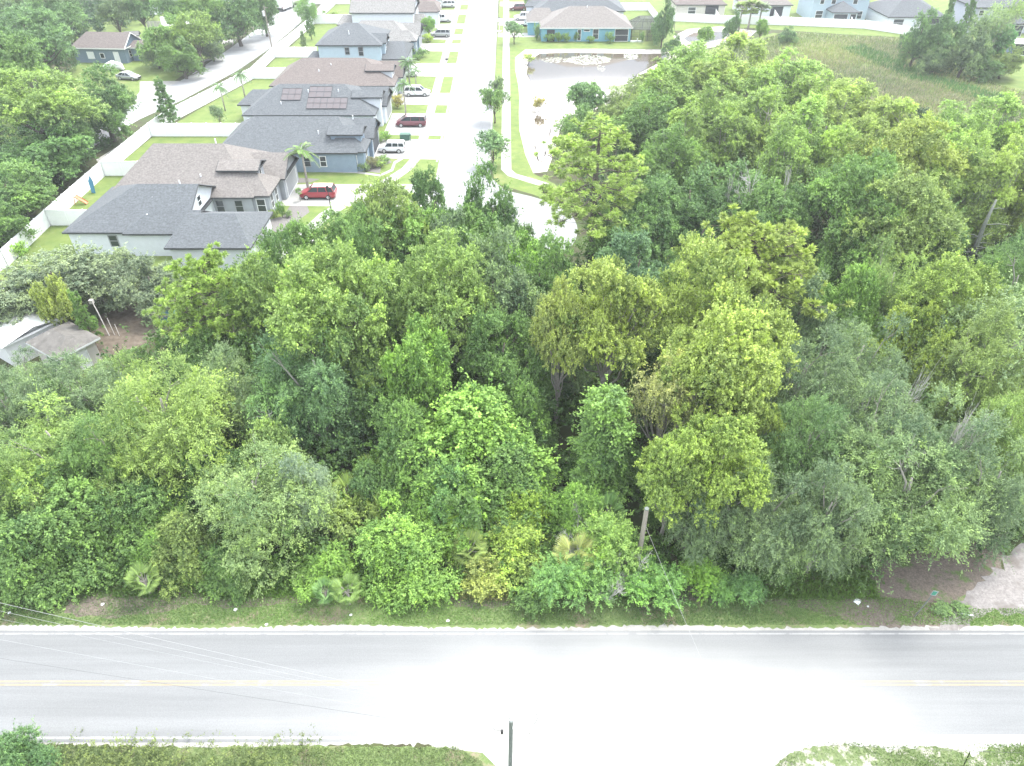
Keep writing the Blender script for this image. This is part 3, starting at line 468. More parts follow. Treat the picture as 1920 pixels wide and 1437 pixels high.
house('slate_blue_house', 'slate blue house with charcoal roof beside a tall palm', [HB(-42.5, -22, 99.6, 113, 3, 6.0, -38, -25.6), HB(-27, -20.9, 99.9, 105, 3.03, 4.6, -25, -23), HB(-27, -20.6, 105.4, 112.6, 3.06, 4.9, -27, -20.6), HB(-26.5, -21.4, 101.6, 105.4, 4.9, 5.6, -26.5, -21.4)], 'blue', 'shingle_dark',
      [(0, 'S', -32.5, .6, 1.7, 1.8, 'window', 'glass', 'garage'), (0, 'S', -29.5, .9, .8, 1.4, 'window', 'glass', 'garage'), (0, 'S', -27.2, .9, .8, 1.4), (1, 'S', -22.9, .8, 1.0, 1.5), (1, 'E', 102.3, .8, 1.0, 1.5), (2, 'E', 109, .05, 4.9, 2.3, 'garage_door', 'garage_dark', 'paint')], vents=((-28, 103, 4.7), (-24, 108.8, 5.0)))
hs = house('solar_panel_house', 'white house with solar panels on its charcoal roof', [HB(-43.5, -22, 116.3, 129.6, 3, 6.0, -38.5, -27.8), HB(-27.5, -20.8, 121, 129, 3.04, 5.0, -27, -20.8), HB(-26.2, -21.2, 119.6, 123.2, 4.8, 5.5, -26.2, -21.2), HB(-46, -40, 122, 129, 2.9, 4.4, -44, -41)], 'white', 'shingle_dark',
      [(0, 'S', -35, 1.4, 1.2, .8), (0, 'S', -31.6, 1.4, 1.2, .8), (1, 'E', 125, .05, 4.9, 2.3) + GD, (2, 'E', 121.4, 3.7, .6, .6)], vents=((-33.4, 121, 5.3), (-28.5, 121.2, 5.3), (-37.5, 118.6, 4.1)))
ox, oy = hs.location.x, hs.location.y; sl = 3/6.65
for (x0, x1, y0, y1) in ((-37.7, -34.5, 119.3, 121.8), (-33.3, -29.6, 119.9, 122.2), (-33.3, -26.8, 117.5, 119.8)):
    z0, z1 = 3+(y0-116.3)*sl+.12, 3+(y1-116.3)*sl+.12; sp = MB(); sp.poly([(x0-ox, y0-oy, z0), (x1-ox, y0-oy, z0), (x1-ox, y1-oy, z1), (x0-ox, y1-oy, z1)]); pn = sp.build('solar_panel', 'solar', hs)
    g = MB(); nx_ = max(2, int((x1-x0)/1.05))
    for i in range(nx_+1): xx = x0+(x1-x0)*i/nx_-ox; g.tube([(xx, y0-oy, z0+.02), (xx, y1-oy, z1+.02)], .03, 4)
    for t in (0, .5, 1): g.tube([(x0-ox, y0+(y1-y0)*t-oy, z0+(z1-z0)*t+.02), (x1-ox, y0+(y1-y0)*t-oy, z0+(z1-z0)*t+.02)], .03, 4)
    g.build('panel_frame', 'fascia', pn)
house('brown_roof_house', 'single storey house with brown shingle roof beyond the solar panels', [HB(-43.5, -21, 132.6, 146, 3, 6.1, -38.5, -27), HB(-26.5, -20.2, 138, 145.6, 3.04, 5.0, -26, -20.2), HB(-26.6, -21.4, 135.6, 139.2, 4.8, 5.5, -26.6, -21.4)], 'white', 'shingle_brown',
      [(1, 'E', 142, .05, 4.9, 2.3) + GD, (2, 'E', 137.4, 3.7, .6, .6)], vents=((-35, 136, 4.6), (-33, 137.5, 5.2)))
house('two_storey_blue_house', 'pale blue two storey house with grey hip roof', [(-38.7, -25.6, 150.5, 163.5, 5.7, -33.6, 157, -31, 157, 8.4), HB(-30, -25.0, 152.3, 157, 5.72, 7.0, -28.5, -25.0), HB(-26.5, -21, 151, 164, 3, 5.0, -26.2, -22, 157), HB(-41, -38.2, 150.8, 155, 3, 4.1, -39.8, -38.5)], 'ltblue', 'shingle_dark',
      [(0, 'S', -32.6, 3.9, .8, 1.25, 'window', 'glass', 'garage'), (0, 'S', -29.9, 3.7, .85, 1.5, 'window', 'glass', 'garage'), (1, 'E', 154.6, 3.7, .9, 1.3), (2, 'E', 160, .05, 4.9, 2.3) + GD], vents=((-32.4, 153.6, 7.4),))
house('grey_roof_house', 'house with grey hip roof and arched window behind the two storey house', [HB(-37, -21.8, 165.5, 177.5, 3, 6.0, -33, -26), HB(-26, -20.6, 166, 171, 3.03, 4.6, -24, -22.4), HB(-26.5, -20.3, 171, 177.3, 3.05, 5.0, -26, -20.3)], 'blue', 'shingle_grey', [(1, 'S', -21.8, .8, .9, 1.5), (1, 'E', 168, .8, .9, 1.5), (2, 'E', 174, .05, 4.6, 2.3) + GD])
house('white_two_storey_house', 'white two storey house with broad grey roof at the top', [HB(-37.5, -22.5, 181, 193, 5.7, 8.6, -37.5, -22.5), HB(-24, -19.6, 181.4, 188, 3, 4.8, -24, -20.8), HB(-41, -37, 182, 190, 3, 4.4, -40, -37.6)], 'white', 'shingle_grey', [(0, 'E', 187, 3.8, 1.0, 1.3), (1, 'E', 185, .05, 3.0, 2.3) + GD])
house('taupe_roof_house', 'small taupe roofed house above the row of parked white cars', [HB(-36, -18.6, 196.5, 208, 3.0, 6.0, -32, -22.5), HB(-24, -18.0, 196.8, 202, 3.1, 4.8, -22, -19.6)], 'white', 'shingle_brown', [(1, 'E', 199.5, .6, 1.2, 1.6)])
house('distant_roof_house', 'grey roofed house cut by the top edge of the street row', [HB(-38, -19, 213, 226, 3, 6, -33, -24)], 'white', 'shingle_grey', [(0, 'E', 219, .05, 4.6, 2.3) + GD])
# across the street
ph = house('pond_house', 'aqua blue house with tan hip roof standing above the pond', [HB(6.4, 27.9, 178.8, 192, 3, 6.3, 13.6, 21.6), HB(3.4, 10, 185, 194, 3.03, 5.2, 5.5, 9)], 'aqua', 'shingle_tan',
      [(0, 'S', 9.0, .1, 1.6, 2.3, 'window', 'screen', 'fascia'), (0, 'S', 15.6, .3, .7, 2.2), (0, 'S', 17.3, 2.2, 1.3, .35), (0, 'S', 19.4, .6, 1.2, 2.0), (0, 'S', 25.4, .1, 3.0, 2.5, 'window', 'screen', 'paint')], vents=((17.6, 185, 6.2),), fascia='paint')
house('charcoal_roof_house', 'charcoal hip roofed house directly behind the aqua blue house', [HB(5.5, 28.5, 197.5, 211, 3, 6.4, 13, 21), HB(3.4, 9, 203, 212, 3.03, 5, 5, 8)], 'white', 'shingle_dark', [(1, 'E', 206, .6, 1, 1.4)], vents=((18, 203, 5.8), (10.5, 203, 5.2)))
house('cream_house', 'cream house with brown roof and dark screened porch behind the small pond', [HB(42.5, 56, 205.5, 218, 3, 6, 47, 51.5)], 'cream', 'shingle_brown', [(0, 'S', 47.0, .8, 1.9, 1.5), (0, 'S', 52.2, .1, 3.2, 2.5, 'window', 'screen', 'fascia')])
house('grey_gable_house', 'white house with tan roof behind the fan palms', [HB(60, 73, 205, 217, 3, 6, 64.5, 68.5)], 'white', 'shingle_tan', [(0, 'S', 63.3, .8, 2.0, 1.5), (0, 'S', 69, .1, 3, 2.4, 'window', 'screen', 'fascia')])
house('two_storey_porch_house', 'pale two storey house with charcoal porch roof beyond the far white fence', [HB(76, 91, 200.5, 212, 5.7, 8.3, 80, 87), HB(80, 87, 196.4, 201.2, 2.9, 4.8, 83.4, 83.6, 200)], 'ltblue', 'shingle_dark',
      [(0, 'S', 78.5, .8, 1.7, 1.6), (0, 'S', 78.6, 4, .9, .9), (0, 'S', 81.5, 4, 1, .9), (0, 'S', 87, 4, 1, .9), (1, 'S', 82.5, .1, 3.4, 2.3, 'window', 'screen', 'paint'), (1, 'S', 85.6, .1, 1.4, 2.3, 'window', 'screen', 'paint'), (0, 'S', 88.8, .6, 1.4, 1.7)])
house('white_house_dark_roof', 'white single storey house with big charcoal roof and covered patio', [(91.5, 106, 190.5, 206, 3, 98, 198, 100, 201, 6.8)], 'white', 'shingle_dark', [(0, 'S', 94.5, .8, 2.4, 1.6), (0, 'S', 102.2, .1, 4.4, 2.5, 'window', 'screen', 'paint')])
house('lilac_two_storey_house', 'pale lilac two storey house behind the clump of trees', [HB(110, 127, 187, 199, 5.7, 8.2, 114, 123), HB(115.5, 121.5, 183.5, 187.6, 2.9, 4.6, 118.4, 118.6, 186.6)], 'lilac', 'shingle_dark', [(0, 'S', 111.9, 3.9, 1.1, 1.1), (0, 'S', 115, 3.9, .9, 1.1), (0, 'S', 119.4, 3.8, 1.3, 1.3), (0, 'S', 122, 3.8, 1.2, 1.2), (0, 'S', 112.2, .7, 1.5, 1.5), (1, 'S', 119, .1, 4, 2.3, 'window', 'screen', 'paint')])
# pool cage beside the pond house
pc = empty('pool_cage', (31.5, 183.5, 0)); tag(pc, 'dark mesh screened pool enclosure beside the aqua blue house', 'pool enclosure'); g = MB(); w_ = MB()
X0, X1, Y0, Y1 = -3.7, 3.7, -4.2, 4.5; T_ = [(-1.4, -1.6), (1.4, -1.6), (1.4, 2), (-1.4, 2)]; Bq = [(X0, Y0), (X1, Y0), (X1, Y1), (X0, Y1)]
for i in range(4):
    a, b_ = Bq[i], Bq[(i+1) % 4]; c, d = T_[i], T_[(i+1) % 4]
    w_.poly([(*a, 2.5), (*b_, 2.5), (*d, 4.2), (*c, 4.2)])
    for t in (0, .25, .5, .75): p = (a[0]+(b_[0]-a[0])*t, a[1]+(b_[1]-a[1])*t); q = (c[0]+(d[0]-c[0])*t, c[1]+(d[1]-c[1])*t); g.tube([(*p, 0), (*p, 2.5), (*q, 4.22)], .05, 4)
    g.tube([(*a, 2.5), (*b_, 2.5)], .06, 4); g.tube([(*c, 4.22), (*d, 4.22)], .05, 4); g.tube([(*a, 1.1), (*b_, 1.1)], .04, 4)
w_.poly([(*p, 4.2) for p in T_]); g.build('frame', 'fascia', pc)
sm = bpy.data.materials.new('insect mesh'); sm.use_nodes = True; t_ = sm.node_tree; pb = t_.nodes['Principled BSDF']; pb.inputs['Base Color'].default_value = (.05, .055, .06, 1); pb.inputs['Roughness'].default_value = .8
trn = N(t_, 'ShaderNodeBsdfTransparent'); ms_ = N(t_, 'ShaderNodeMixShader'); ms_.inputs[0].default_value = .55; t_.links.new(trn.outputs[0], ms_.inputs[1]); t_.links.new(pb.outputs[0], ms_.inputs[2]); t_.links.new(ms_.outputs[0], t_.nodes['Material Output'].inputs['Surface'])
w_.build('mesh_roof', sm, pc); s2 = MB()
for i in (1, 2, 3): a, b_ = Bq[i], Bq[(i+1) % 4]; s2.poly([(*a, 0), (*b_, 0), (*b_, 2.5), (*a, 2.5)])
s2.poly([(-.5, Y0, 0), (X1, Y0, 0), (X1, Y0, 2.5), (-.5, Y0, 2.5)]); s2.build('mesh_wall', sm, pc)
sl_ = MB().box(-3, 0, -4.9, -4.4, 0, .3).box(-1.5, -1.3, -4.9, -4.7, 0, .8); tag(sl_.build('white_step', 'paint', None, loc=(30.5, 183.4, 0)), 'small white step block in front of the pool enclosure', 'step')
# far left cottages
def rot_house(name, label, loc, rz, blocks, wall, roof, opens, **kw):
    r = house(name, label, blocks, wall, roof, opens, **kw); r.location = (loc[0], loc[1], 0); r.rotation_euler = (0, 0, rz); return r
rot_house('blue_cottage', 'grey blue cottage with white trim and taupe roof behind the parked car', (-86.6, 163.8), R_(-4), [HB(-6, 6, -4, 4, 3, 5.3, -3.6, 6), HB(5.4, 9.4, -1.8, 3.4, 2.7, 3.6, 5.8, 9)], 'greyblue', 'shingle_brown',
      [(0, 'S', -2.0, .9, 1.3, 1.2, 'window', 'paint', 'paint'), (0, 'S', .5, 1.0, .8, .9), (0, 'S', 3.6, .1, 1.0, 2.1, 'door', 'paint', 'paint'), (0, 'E', -1.6, .9, .8, 1.2), (1, 'S', 7.6, .9, .8, 1.0)], fascia='paint')
rot_house('white_barn', 'long white metal roofed barn behind the blue cottage', (-77, 186), R_(25), [HB(-6, 6, -4.5, 4.5, 3.2, 4.4, -6, 6)], 'paint', 'metalroof', [], cat='barn', fascia='paint')
rot_house('white_cottage', 'white cottage with dark windows at the top left', (-96, 216), R_(-20), [HB(-6, 6, -4, 4, 4.6, 6, -6, 6), HB(-5.6, 4, -7, -3.6, 2.6, 3.1, -5, 3.6)], 'white', 'metalroof', [(0, 'S', -2.4, 2.9, 1.6, 1.3), (0, 'S', 1.6, 2.9, 1.6, 1.3)], fascia='paint')
rot_house('white_farmhouse', 'white building partly hidden by trees left of the delivery van', (-80, 230), 0, [HB(-7, 7, -4, 4, 3.4, 5, -7, 7)], 'white', 'metalroof', [(0, 'S', -3, 1, 1.2, 1.2), (0, 'S', 3, 1, 1.2, 1.2)], fascia='paint')
rot_house('storage_shed', 'small white leaning shed beyond the blue cottage roof', (-86.5, 176), R_(15), [HB(-1.6, 1.6, -1.4, 1.4, 2.2, 2.9, -1.6, 1.6)], 'paint', 'shingle_grey', [(0, 'S', 0, .1, 1.0, 1.8, 'door', 'fascia', 'paint')], cat='shed')
rot_house('rear_shed', 'grey shed with pale roof in the field at the right edge', (111.5, 168), R_(-20), [HB(-2.4, 2.4, -2, 2, 2.4, 3.1, -2.4, 2.4)], 'greyblue', 'metalroof', [(0, 'S', 0, .1, 2.6, 2, 'door', 'screen', 'paint')], cat='shed')
# low house in the woods at the left
rot_house('woodland_cabin', 'low cabin with weathered grey roof and large windows among the trees', (-41.3, 53.7), R_(-33), [HB(-2.5, 2.5, -2.1, 2.1, 2.5, 3.3, -1.2, 1.0)], 'cream', 'cabin_roof', [(0, 'S', .75, .5, 2.2, 1.5), (0, 'E', .2, .1, .9, 1.9, 'door', 'paint', 'paint')], cat='cabin', fascia='paint')
rot_house('white_metal_building', 'large white metal roofed building at the left edge behind the cabin', (-48.6, 57.6), R_(-33), [HB(-5.5, 4.6, -3.3, 3.0, 2.7, 3.3, -5.5, 4.6)], 'paint', 'metalroof', [], cat='building', fascia='paint')

# ------------------------------------------------------------------ fences
def fence(pts, label, h=2.1, group='white vinyl fences round the back gardens'):
    r = empty('vinyl_fence', (pts[0][0], pts[0][1], 0)); tag(r, label, 'fence', group); p0 = Vector((*pts[0], 0)); pan = MB(); post = []
    for a, b_ in zip(pts, pts[1:]):
        a = Vector((*a, 0))-p0; b_ = Vector((*b_, 0))-p0; L = (b_-a).length; u = (b_-a)/L; w = Vector((-u.y, u.x, 0))*.03; q = Vector((-u.y, u.x, 0))*.05
        pan.poly([a-w, b_-w, b_-w+Vector((0, 0, h-.08)), a-w+Vector((0, 0, h-.08))]); pan.poly([b_+w, a+w, a+w+Vector((0, 0, h-.08)), b_+w+Vector((0, 0, h-.08))])
        pan.poly([a-q+Vector((0, 0, h-.08)), b_-q+Vector((0, 0, h-.08)), b_-q+Vector((0, 0, h)), a-q+Vector((0, 0, h))]); pan.poly([b_+q+Vector((0, 0, h-.08)), a+q+Vector((0, 0, h-.08)), a+q+Vector((0, 0, h)), b_+q+Vector((0, 0, h))]); pan.poly([a-q+Vector((0, 0, h)), b_-q+Vector((0, 0, h)), b_+q+Vector((0, 0, h)), a+q+Vector((0, 0, h))])
        n_ = max(1, round(L/2.44)); post += [a + (b_-a)*i/n_ for i in range(n_+1)]
    pan.build('panel', 'vinyl', r); pm = MB().box(-.07, .07, -.07, .07, 0, h+.08).me('post'); pm.materials.append(M['vinyl'])
    for p in post[:60]: link('post', pm, None, r, p)
    return r
g_ = lambda *a: [G(*p) for p in a]
FX = g_((-60,545), (15,500), (95,423), (197,330), (284,256), (312,235), (395,191), (475,148), (515,108), (540,88), (590,45), (640,-2))
fence(FX[:3], 'white fence stretch at the left edge beside the nearest garden'); fence(FX[2:5], 'long white fence behind the charcoal and tan roofed houses'); fence(FX[4:8], 'white fence between the side street and the big green garden'); fence(FX[7:10], 'white fence run by the side street behind the brown roofed house'); fence(FX[9:12], 'farthest white fence run along the side street')
fence([FX[2], (-51.0, FX[2][1])], 'short white cross fence beside the charcoal roofed house'); fence([FX[3], (-50.6, FX[3][1]+.2)], 'short white cross fence beside the tan roofed house')
fence([FX[4], (-42, FX[4][1])], 'wide white cross fence behind the tan roofed house'); fence([FX[7], (-42.5, FX[7][1])], 'white cross fence beside the brown roofed house'); fence([FX[8], G(596,108)], 'white cross fence next to the two storey blue house'); fence([FX[10], G(690,44)], 'white cross fence below the white two storey house')
fence(g_((1262,40), (1340,44), (1480,48), (1620,54), (1715,68)), 'long white fence beyond the marsh in front of the far houses', 1.9); fence(g_((1330,8), (1345,44)), 'white side fence between the cream house and the tan roofed house', 1.9); fence(g_((1438,12), (1457,47)), 'white side fence left of the two storey porch house', 1.9)
fence(g_((1588,24), (1594,52)), 'white side fence right of the two storey porch house', 1.9); fence(g_((1715,30), (1713,68)), 'white side fence by the clump of trees', 1.9); fence(g_((1150,20), (1215,20), (1238,50)), 'white garden fence behind the pool enclosure', 1.9); fence(g_((560,8), (656,8)), 'white cross fence near the top by the delivery van', 1.9); fence(g_((1560,28), (1588,26)), 'short white fence joining the far houses', 1.9)
br_ = MB()
for i in range(26): y = i*.9-11; br_.box(y, y+.82, -.02, .02, 0, 1.8)
tag(br_.build('board_fence', 'dead', None, loc=(-79, 192, 0)), 'brown wooden board fence behind the blue cottage', 'fence')

# ------------------------------------------------------------------ vehicles
CARS = dict(suv=(4.85, 1.93, 1.74, 1.10, 1.30, .55, -1.95, -2.32, .98), minivan=(5.1, 1.98, 1.74, 1.08, 1.75, .75, -2.2, -2.5, .95), boxy=(4.15, 1.8, 1.6, 1.05, 1.05, .55, -1.8, -2.02, .98), sedan=(4.7, 1.82, 1.42, .93, 1.05, .25, -1.1, -1.9, .82), pickup=(5.6, 2.0, 1.9, 1.2, 1.45, .8, -.9, -1.1, 1.12))
def loft(mb, st):
    n0 = len(mb.v); k = len(st[0])
    for r in st: mb.v += r
    for i in range(len(st)-1):
        for j in range(k): mb.f.append((n0+i*k+j, n0+i*k+(j+1) % k, n0+(i+1)*k+(j+1) % k, n0+(i+1)*k+j))
    mb.f.append(tuple(n0+j for j in range(k-1, -1, -1))); mb.f.append(tuple(n0+(len(st)-1)*k+j for j in range(k)))
def car(kind, paint, loc, rz, label, cat='car', name=None, group='cars parked on the driveways'):
    L, Wd, H_, belt, ws, rf0, rb0, rb1, hood = CARS[kind]; r = empty(name or kind.replace('boxy', 'small_suv').replace('suv', 'suv_car') if kind != 'boxy' else 'small_suv', (*loc, 0), rz); tag(r, label, cat, group)
    h = L/2; hw = Wd/2; b = MB()
    def ring(x, zb, zt, w): return [(x, -w*.9, zb), (x, -w, zb+.22), (x, -w, zt-.25), (x, -w*.93, zt-.03), (x, -w*.6, zt), (x, w*.6, zt), (x, w*.93, zt-.03), (x, w, zt-.25), (x, w, zb+.22), (x, w*.9, zb)]
    st = [ring(-h, .5, belt-.12, hw*.8), ring(-h+.06, .36, belt-.03, hw*.92), ring(-h+.4, .26, belt, hw), ring(rb1+.3, .25, belt, hw), ring(0, .24, belt, hw), ring(ws, .24, belt-.02, hw), ring(ws+.25, .24, hood+.03, hw*.99), ring(h-.5, .26, hood-.08, hw*.96), ring(h-.12, .32, hood-.2, hw*.86), ring(h, .42, hood-.32, hw*.72)]
    loft(b, st)
    def gh(x, z0, z1, w0, w1): return [(x, -w0, z0), (x, -w1, z1), (x, w1, z1), (x, w0, z0)]
    cw0, cw1 = hw*.93, hw*.76
    b.poly([(rf0+.05, -cw1, H_-.03), (rf0+.05, cw1, H_-.03), (rb0-.05, cw1, H_-.05), (rb0-.05, -cw1, H_-.05)])
    loft(b, [[(rf0+.06, -cw1-.02, H_-.07), (rf0+.06, -cw1+.1, H_-.03), (rf0+.06, cw1-.1, H_-.03), (rf0+.06, cw1+.02, H_-.07)], [((rf0+rb0)/2, -cw1-.03, H_-.06), ((rf0+rb0)/2, -cw1+.1, H_+.02), ((rf0+rb0)/2, cw1-.1, H_+.02), ((rf0+rb0)/2, cw1+.03, H_-.06)], [(rb0-.1, -cw1-.02, H_-.09), (rb0-.1, -cw1+.1, H_-.04), (rb0-.1, cw1-.1, H_-.04), (rb0-.1, cw1+.02, H_-.09)]])
    xs = [(ws-.02, rf0+.03), ((ws+rb1)*.5+.35, (ws+rb1)*.5+.3), (rb1+.95, rb0+.75), (rb1+.03, rb0-.04)]
    for (xa, xb) in xs:
        for s in (-1, 1): b.tube([(xa, s*cw0, belt-.02), (xb, s*(cw1+.01), H_-.06)], .05, 4)
    if kind == 'pickup': b.box(-h+.05, rb1-.1, -hw*.97, -hw*.85, belt-.1, belt+.04).box(-h+.05, rb1-.1, hw*.85, hw*.97, belt-.1, belt+.04).box(-h+.02, -h+.1, -hw*.9, hw*.9, belt-.1, belt+.04)
    bo = b.build('body', paint, r); gl = MB()
    loft(gl, [[(ws, -cw0+.02, belt-.03), (ws-.02, -cw0+.04, belt), (ws-.02, cw0-.04, belt), (ws, cw0-.02, belt-.03)], [(rf0, -cw0+.02, belt-.03), (rf0, -cw1, H_-.07), (rf0, cw1, H_-.07), (rf0, cw0-.02, belt-.03)], [(rb0, -cw0+.02, belt-.03), (rb0, -cw1, H_-.07), (rb0, cw1, H_-.07), (rb0, cw0-.02, belt-.03)], [(rb1, -cw0+.04, belt-.03), (rb1, -cw0+.06, belt), (rb1, cw0-.06, belt), (rb1, cw0-.04, belt-.03)]])
    gl.build('window', 'glass', r)
    tm = MB(); R0 = .34
    tm.tube([(0, -.11, 0), (0, .11, 0)], R0, 18); tme = tm.me('tyre'); tme.materials.append(M['tyre']); rm = MB().tube([(0, -.125, 0), (0, .125, 0)], .22, 12).me('rim'); rm.materials.append(M['rim'])
    for x in (-h+.95, h-.95):
        for s in (-1, 1): w = link('wheel', tme, None, r, (x, s*(hw-.08), R0)); link('rim', rm, None, w)
    for s in (-1, 1):
        MB().box(h-.28, h-.04, s*hw*.62-.16, s*hw*.62+.16, hood-.34, hood-.2).build('headlight', 'lamp', r); MB().box(-h-.01, -h+.12, s*hw*.76-.1, s*hw*.76+.1, belt-.35, belt-.08).build('tail_light', 'tail', r)
    MB().box(h-.08, h+.03, -hw*.5, hw*.5, .36, .55).build('grille', 'black', r); MB().box(-h*.5, h*.5, -hw-.02, hw+.02, .22, .3).build('sill', 'black', r)
    return r
def cg(a, b_): return G(a, b_, .6)
car('suv', 'red', cg(597, 362), math.pi, 'bright red suv parked on the driveway of the tan roofed house', 'suv'); car('boxy', 'carwhite', cg(735, 277), math.pi, 'small boxy white suv on the driveway of the slate blue house', 'suv'); car('minivan', 'maroon', cg(771, 229), math.pi, 'maroon minivan parked by the solar panel house', 'minivan')
car('suv', 'carwhite', cg(782, 173), 0, 'white suv facing the street below the brown roofed house', 'suv'); car('suv', 'carwhite', cg(760, 137), 0, 'white suv with dark rear glass tucked beside the blue two storey house', 'suv'); car('suv', 'silver', cg(826, 64), math.pi, 'silver suv with spare wheel behind a green shrub', 'suv')
car('suv', 'carwhite', cg(794, 60), R_(60), 'white car half hidden behind the roadside shrub', 'car'); car('pickup', 'carwhite', cg(827, 36), math.pi, 'white pickup truck on a far driveway', 'pickup'); car('suv', 'carwhite', cg(838, 9), math.pi, 'white car on the topmost driveway left of the street', 'car')
car('suv', 'maroon', cg(972, 15), math.pi, 'dark red car right of the street near the top', 'car'); car('pickup', 'carwhite', cg(984, 33), math.pi, 'white pickup beside the charcoal hip roofed house', 'pickup'); car('sedan', 'carwhite', cg(990, 44), math.pi, 'white sedan nearest the aqua blue house', 'car')
car('sedan', 'silver', cg(241, 143), R_(-12), 'silver white sedan in front of the blue cottage', 'car', group=None)
v = empty('delivery_van', (*G(537, 18), 0), R_(75)); tag(v, 'white box van driving on the side street', 'van'); MB().box(-3.3, 1.6, -1.1, 1.1, .6, 3.1).build('cargo_box', 'carwhite', v)
b = MB(); loft(b, [[(x, -w, .45), (x, -w, z), (x, w, z), (x, w, .45)] for x, z, w in ((1.62, 2.5, 1.0), (2.2, 2.5, 1.0), (2.75, 1.5, 1.0), (3.4, 1.3, .95))]); b.build('cab', 'carwhite', v); MB().box(1.9, 2.1, -1.02, 1.02, 1.5, 2.2).build('window', 'glass', v); MB().box(-3.4, -3.3, -1.05, 1.05, .45, .9).build('bumper', 'black', v)
for x in (-2.2, 2.3):
    for s in (-1, 1): MB().tube([(x, s*.95-.12, .4), (x, s*.95+.12, .4)], .4, 16).build('wheel', 'tyre', v)
for s in (-1, 1): MB().box(-3.33, -3.3, s*.85-.12, s*.85+.12, 1.0, 1.3).build('tail_light', 'tail', v)

# ------------------------------------------------------------------ poles, wires, sign, small things
pb_ = G(953, 1365, 8.4); PX, PY = pb_[0], pb_[1]
up = empty('utility_pole', (PX, PY, 0)); tag(up, 'weathered grey green power pole with white insulators at the bottom edge', 'utility pole', 'power poles'); up.rotation_euler = (0, R_(.8), 0)
MB().tube([(0, 0, -.3), (.02, 0, 4), (0, 0, 9.0)], [.115, .105, .09], 10).build('pole', 'oldwood', up); MB().box(-.03, 1.0, -.05, .05, 8.35, 8.45).build('cross_arm', 'insul', up); MB().tube([(0, .05, 9.0), (0, .05, 9.35)], .09, 8).build('pole_cap', 'insul', up)
for x, y, z in ((.55, 0, 8.5), (.75, 0, 8.5), (.95, 0, 8.5), (0, .2, 8.9)): MB().tube([(x, y, z-.12), (x, y, z), (x, y, z+.1)], [.05, .08, .04], 8).build('insulator', 'insul', up)
jw = MB().tube([(-.8, 0, 8.7), (-.85, .05, 8.45), (-.7, 0, 8.2), (-.45, 0, 8.1)], .012, 4).tube([(.95, 0, 8.5), (1.15, .1, 9.0), (1.1, .2, 9.3)], .012, 4).tube([(.75, 0, 8.4), (.85, 0, 7.9), (.6, 0, 7.7)], .012, 4).build('jumper_wire', 'wiredark', up); MB().box(-.45, -.33, -.05, .05, 7.9, 8.15).build('switch_bracket', 'black', up)
def wire(a, b_, sag, r, m, label):
    a, b_ = Vector(a), Vector(b_); mb = MB(); pts = [a.lerp(b_, t) - Vector((0, 0, sag*4*t*(1-t))) for t in [i/24 for i in range(25)]]
    o = mb.tube([p-a for p in pts], r, 4).build('power_line', m, None, loc=a); tag(o, label, 'power line', 'overhead power lines')
def ext(p0, pl, zp, z2, k=2.0):
    q = Vector((*G(*pl, z2), z2)); p0 = Vector(p0); return p0 + (q-p0)*k
for i, (dz, dx_, pl, zz, r, m, lb) in enumerate(((9.25, 0, (0, 1128), 9.6, .010, 'wire', 'topmost pale wire running from the pole to the left edge'), (8.9, .1, (0, 1143), 9.0, .008, 'wire', 'second pale wire just below the topmost one'), (8.55, .5, (0, 1158), 8.7, .006, 'wire', 'thin third wire over the left verge'), (8.0, 0, (0, 1197), 7.6, .007, 'wire', 'pale wire crossing the far lane on the left'), (7.6, 0, (0, 1232), 7.2, .006, 'wiredark', 'dark wire crossing the yellow centre line on the left'))):
    p0 = (PX+dx_+.1, PY, dz); wire(p0, ext(p0, pl, dz, zz), .15, r, m, lb)
wire((PX+.9, PY, 8.5), (PX+26, PY-1.2, 8.4), .3, .006, 'wiredark', 'dark wire leaving the pole towards the bottom right')
op = empty('wooden_pole', (8.4, 29.6, 0)); op.rotation_euler = (0, R_(-1.2), 0); tag(op, 'bare pale wooden pole standing in the thicket', 'utility pole', 'power poles'); MB().tube([(0, 0, -.3), (0, 0, 3), (.05, 0, 6.5)], [.17, .155, .14], 10).build('pole', 'wood', op); MB().tube([(.05, 0, 6.5), (.05, 0, 6.57)], .145, 10).build('pole_cap', 'oldwood', op)
wire((8.35, 29.5, 5.2), (*G(1420, 1470, 8.6), 8.6), .25, .008, 'wire', 'pale wire slanting over the road from the bare wooden pole')
sg = empty('road_sign', (25.7, 26.35, 0)); sg.rotation_euler = (R_(-8), R_(16), 0); tag(sg, 'small green and white sign leaning on a metal post', 'sign'); MB().tube([(0, 0, -.2), (0, 0, 2.4)], .035, 6).build('post', 'oldwood', sg); MB().box(-.2, .2, -.05, -.035, 2.0, 2.4).build('sign_panel', 'silver', sg); MB().box(-.16, .12, -.06, -.052, 2.05, 2.35).build('sign_face', 'sign', sg)
sp_ = empty('street_lamp', (*G(622, 402), 0)); tag(sp_, 'slim black lamp post between the red suv and the trees', 'street lamp'); MB().tube([(0, 0, 0), (0, 0, 3.4)], [.07, .045], 8).build('post', 'black', sp_); MB().tube([(0, 0, 3.4), (0, 0, 3.55), (0, 0, 3.8), (0, 0, 3.9)], [.08, .2, .16, .04], 8).build('lantern', 'black', sp_)
u2 = empty('utility_pole', (*G(510, 91), 0)); tag(u2, 'tall thin pole with white transformer beside the side street', 'utility pole', 'power poles'); MB().tube([(0, 0, 0), (0, 0, 8.6)], [.16, .11], 8).build('pole', 'wood', u2); MB().tube([(-.35, 0, 6.6), (-.35, 0, 7.6)], .28, 10).build('transformer', 'insul', u2); MB().box(-.05, .8, -.05, .05, 8.2, 8.3).build('cross_arm', 'wood', u2)
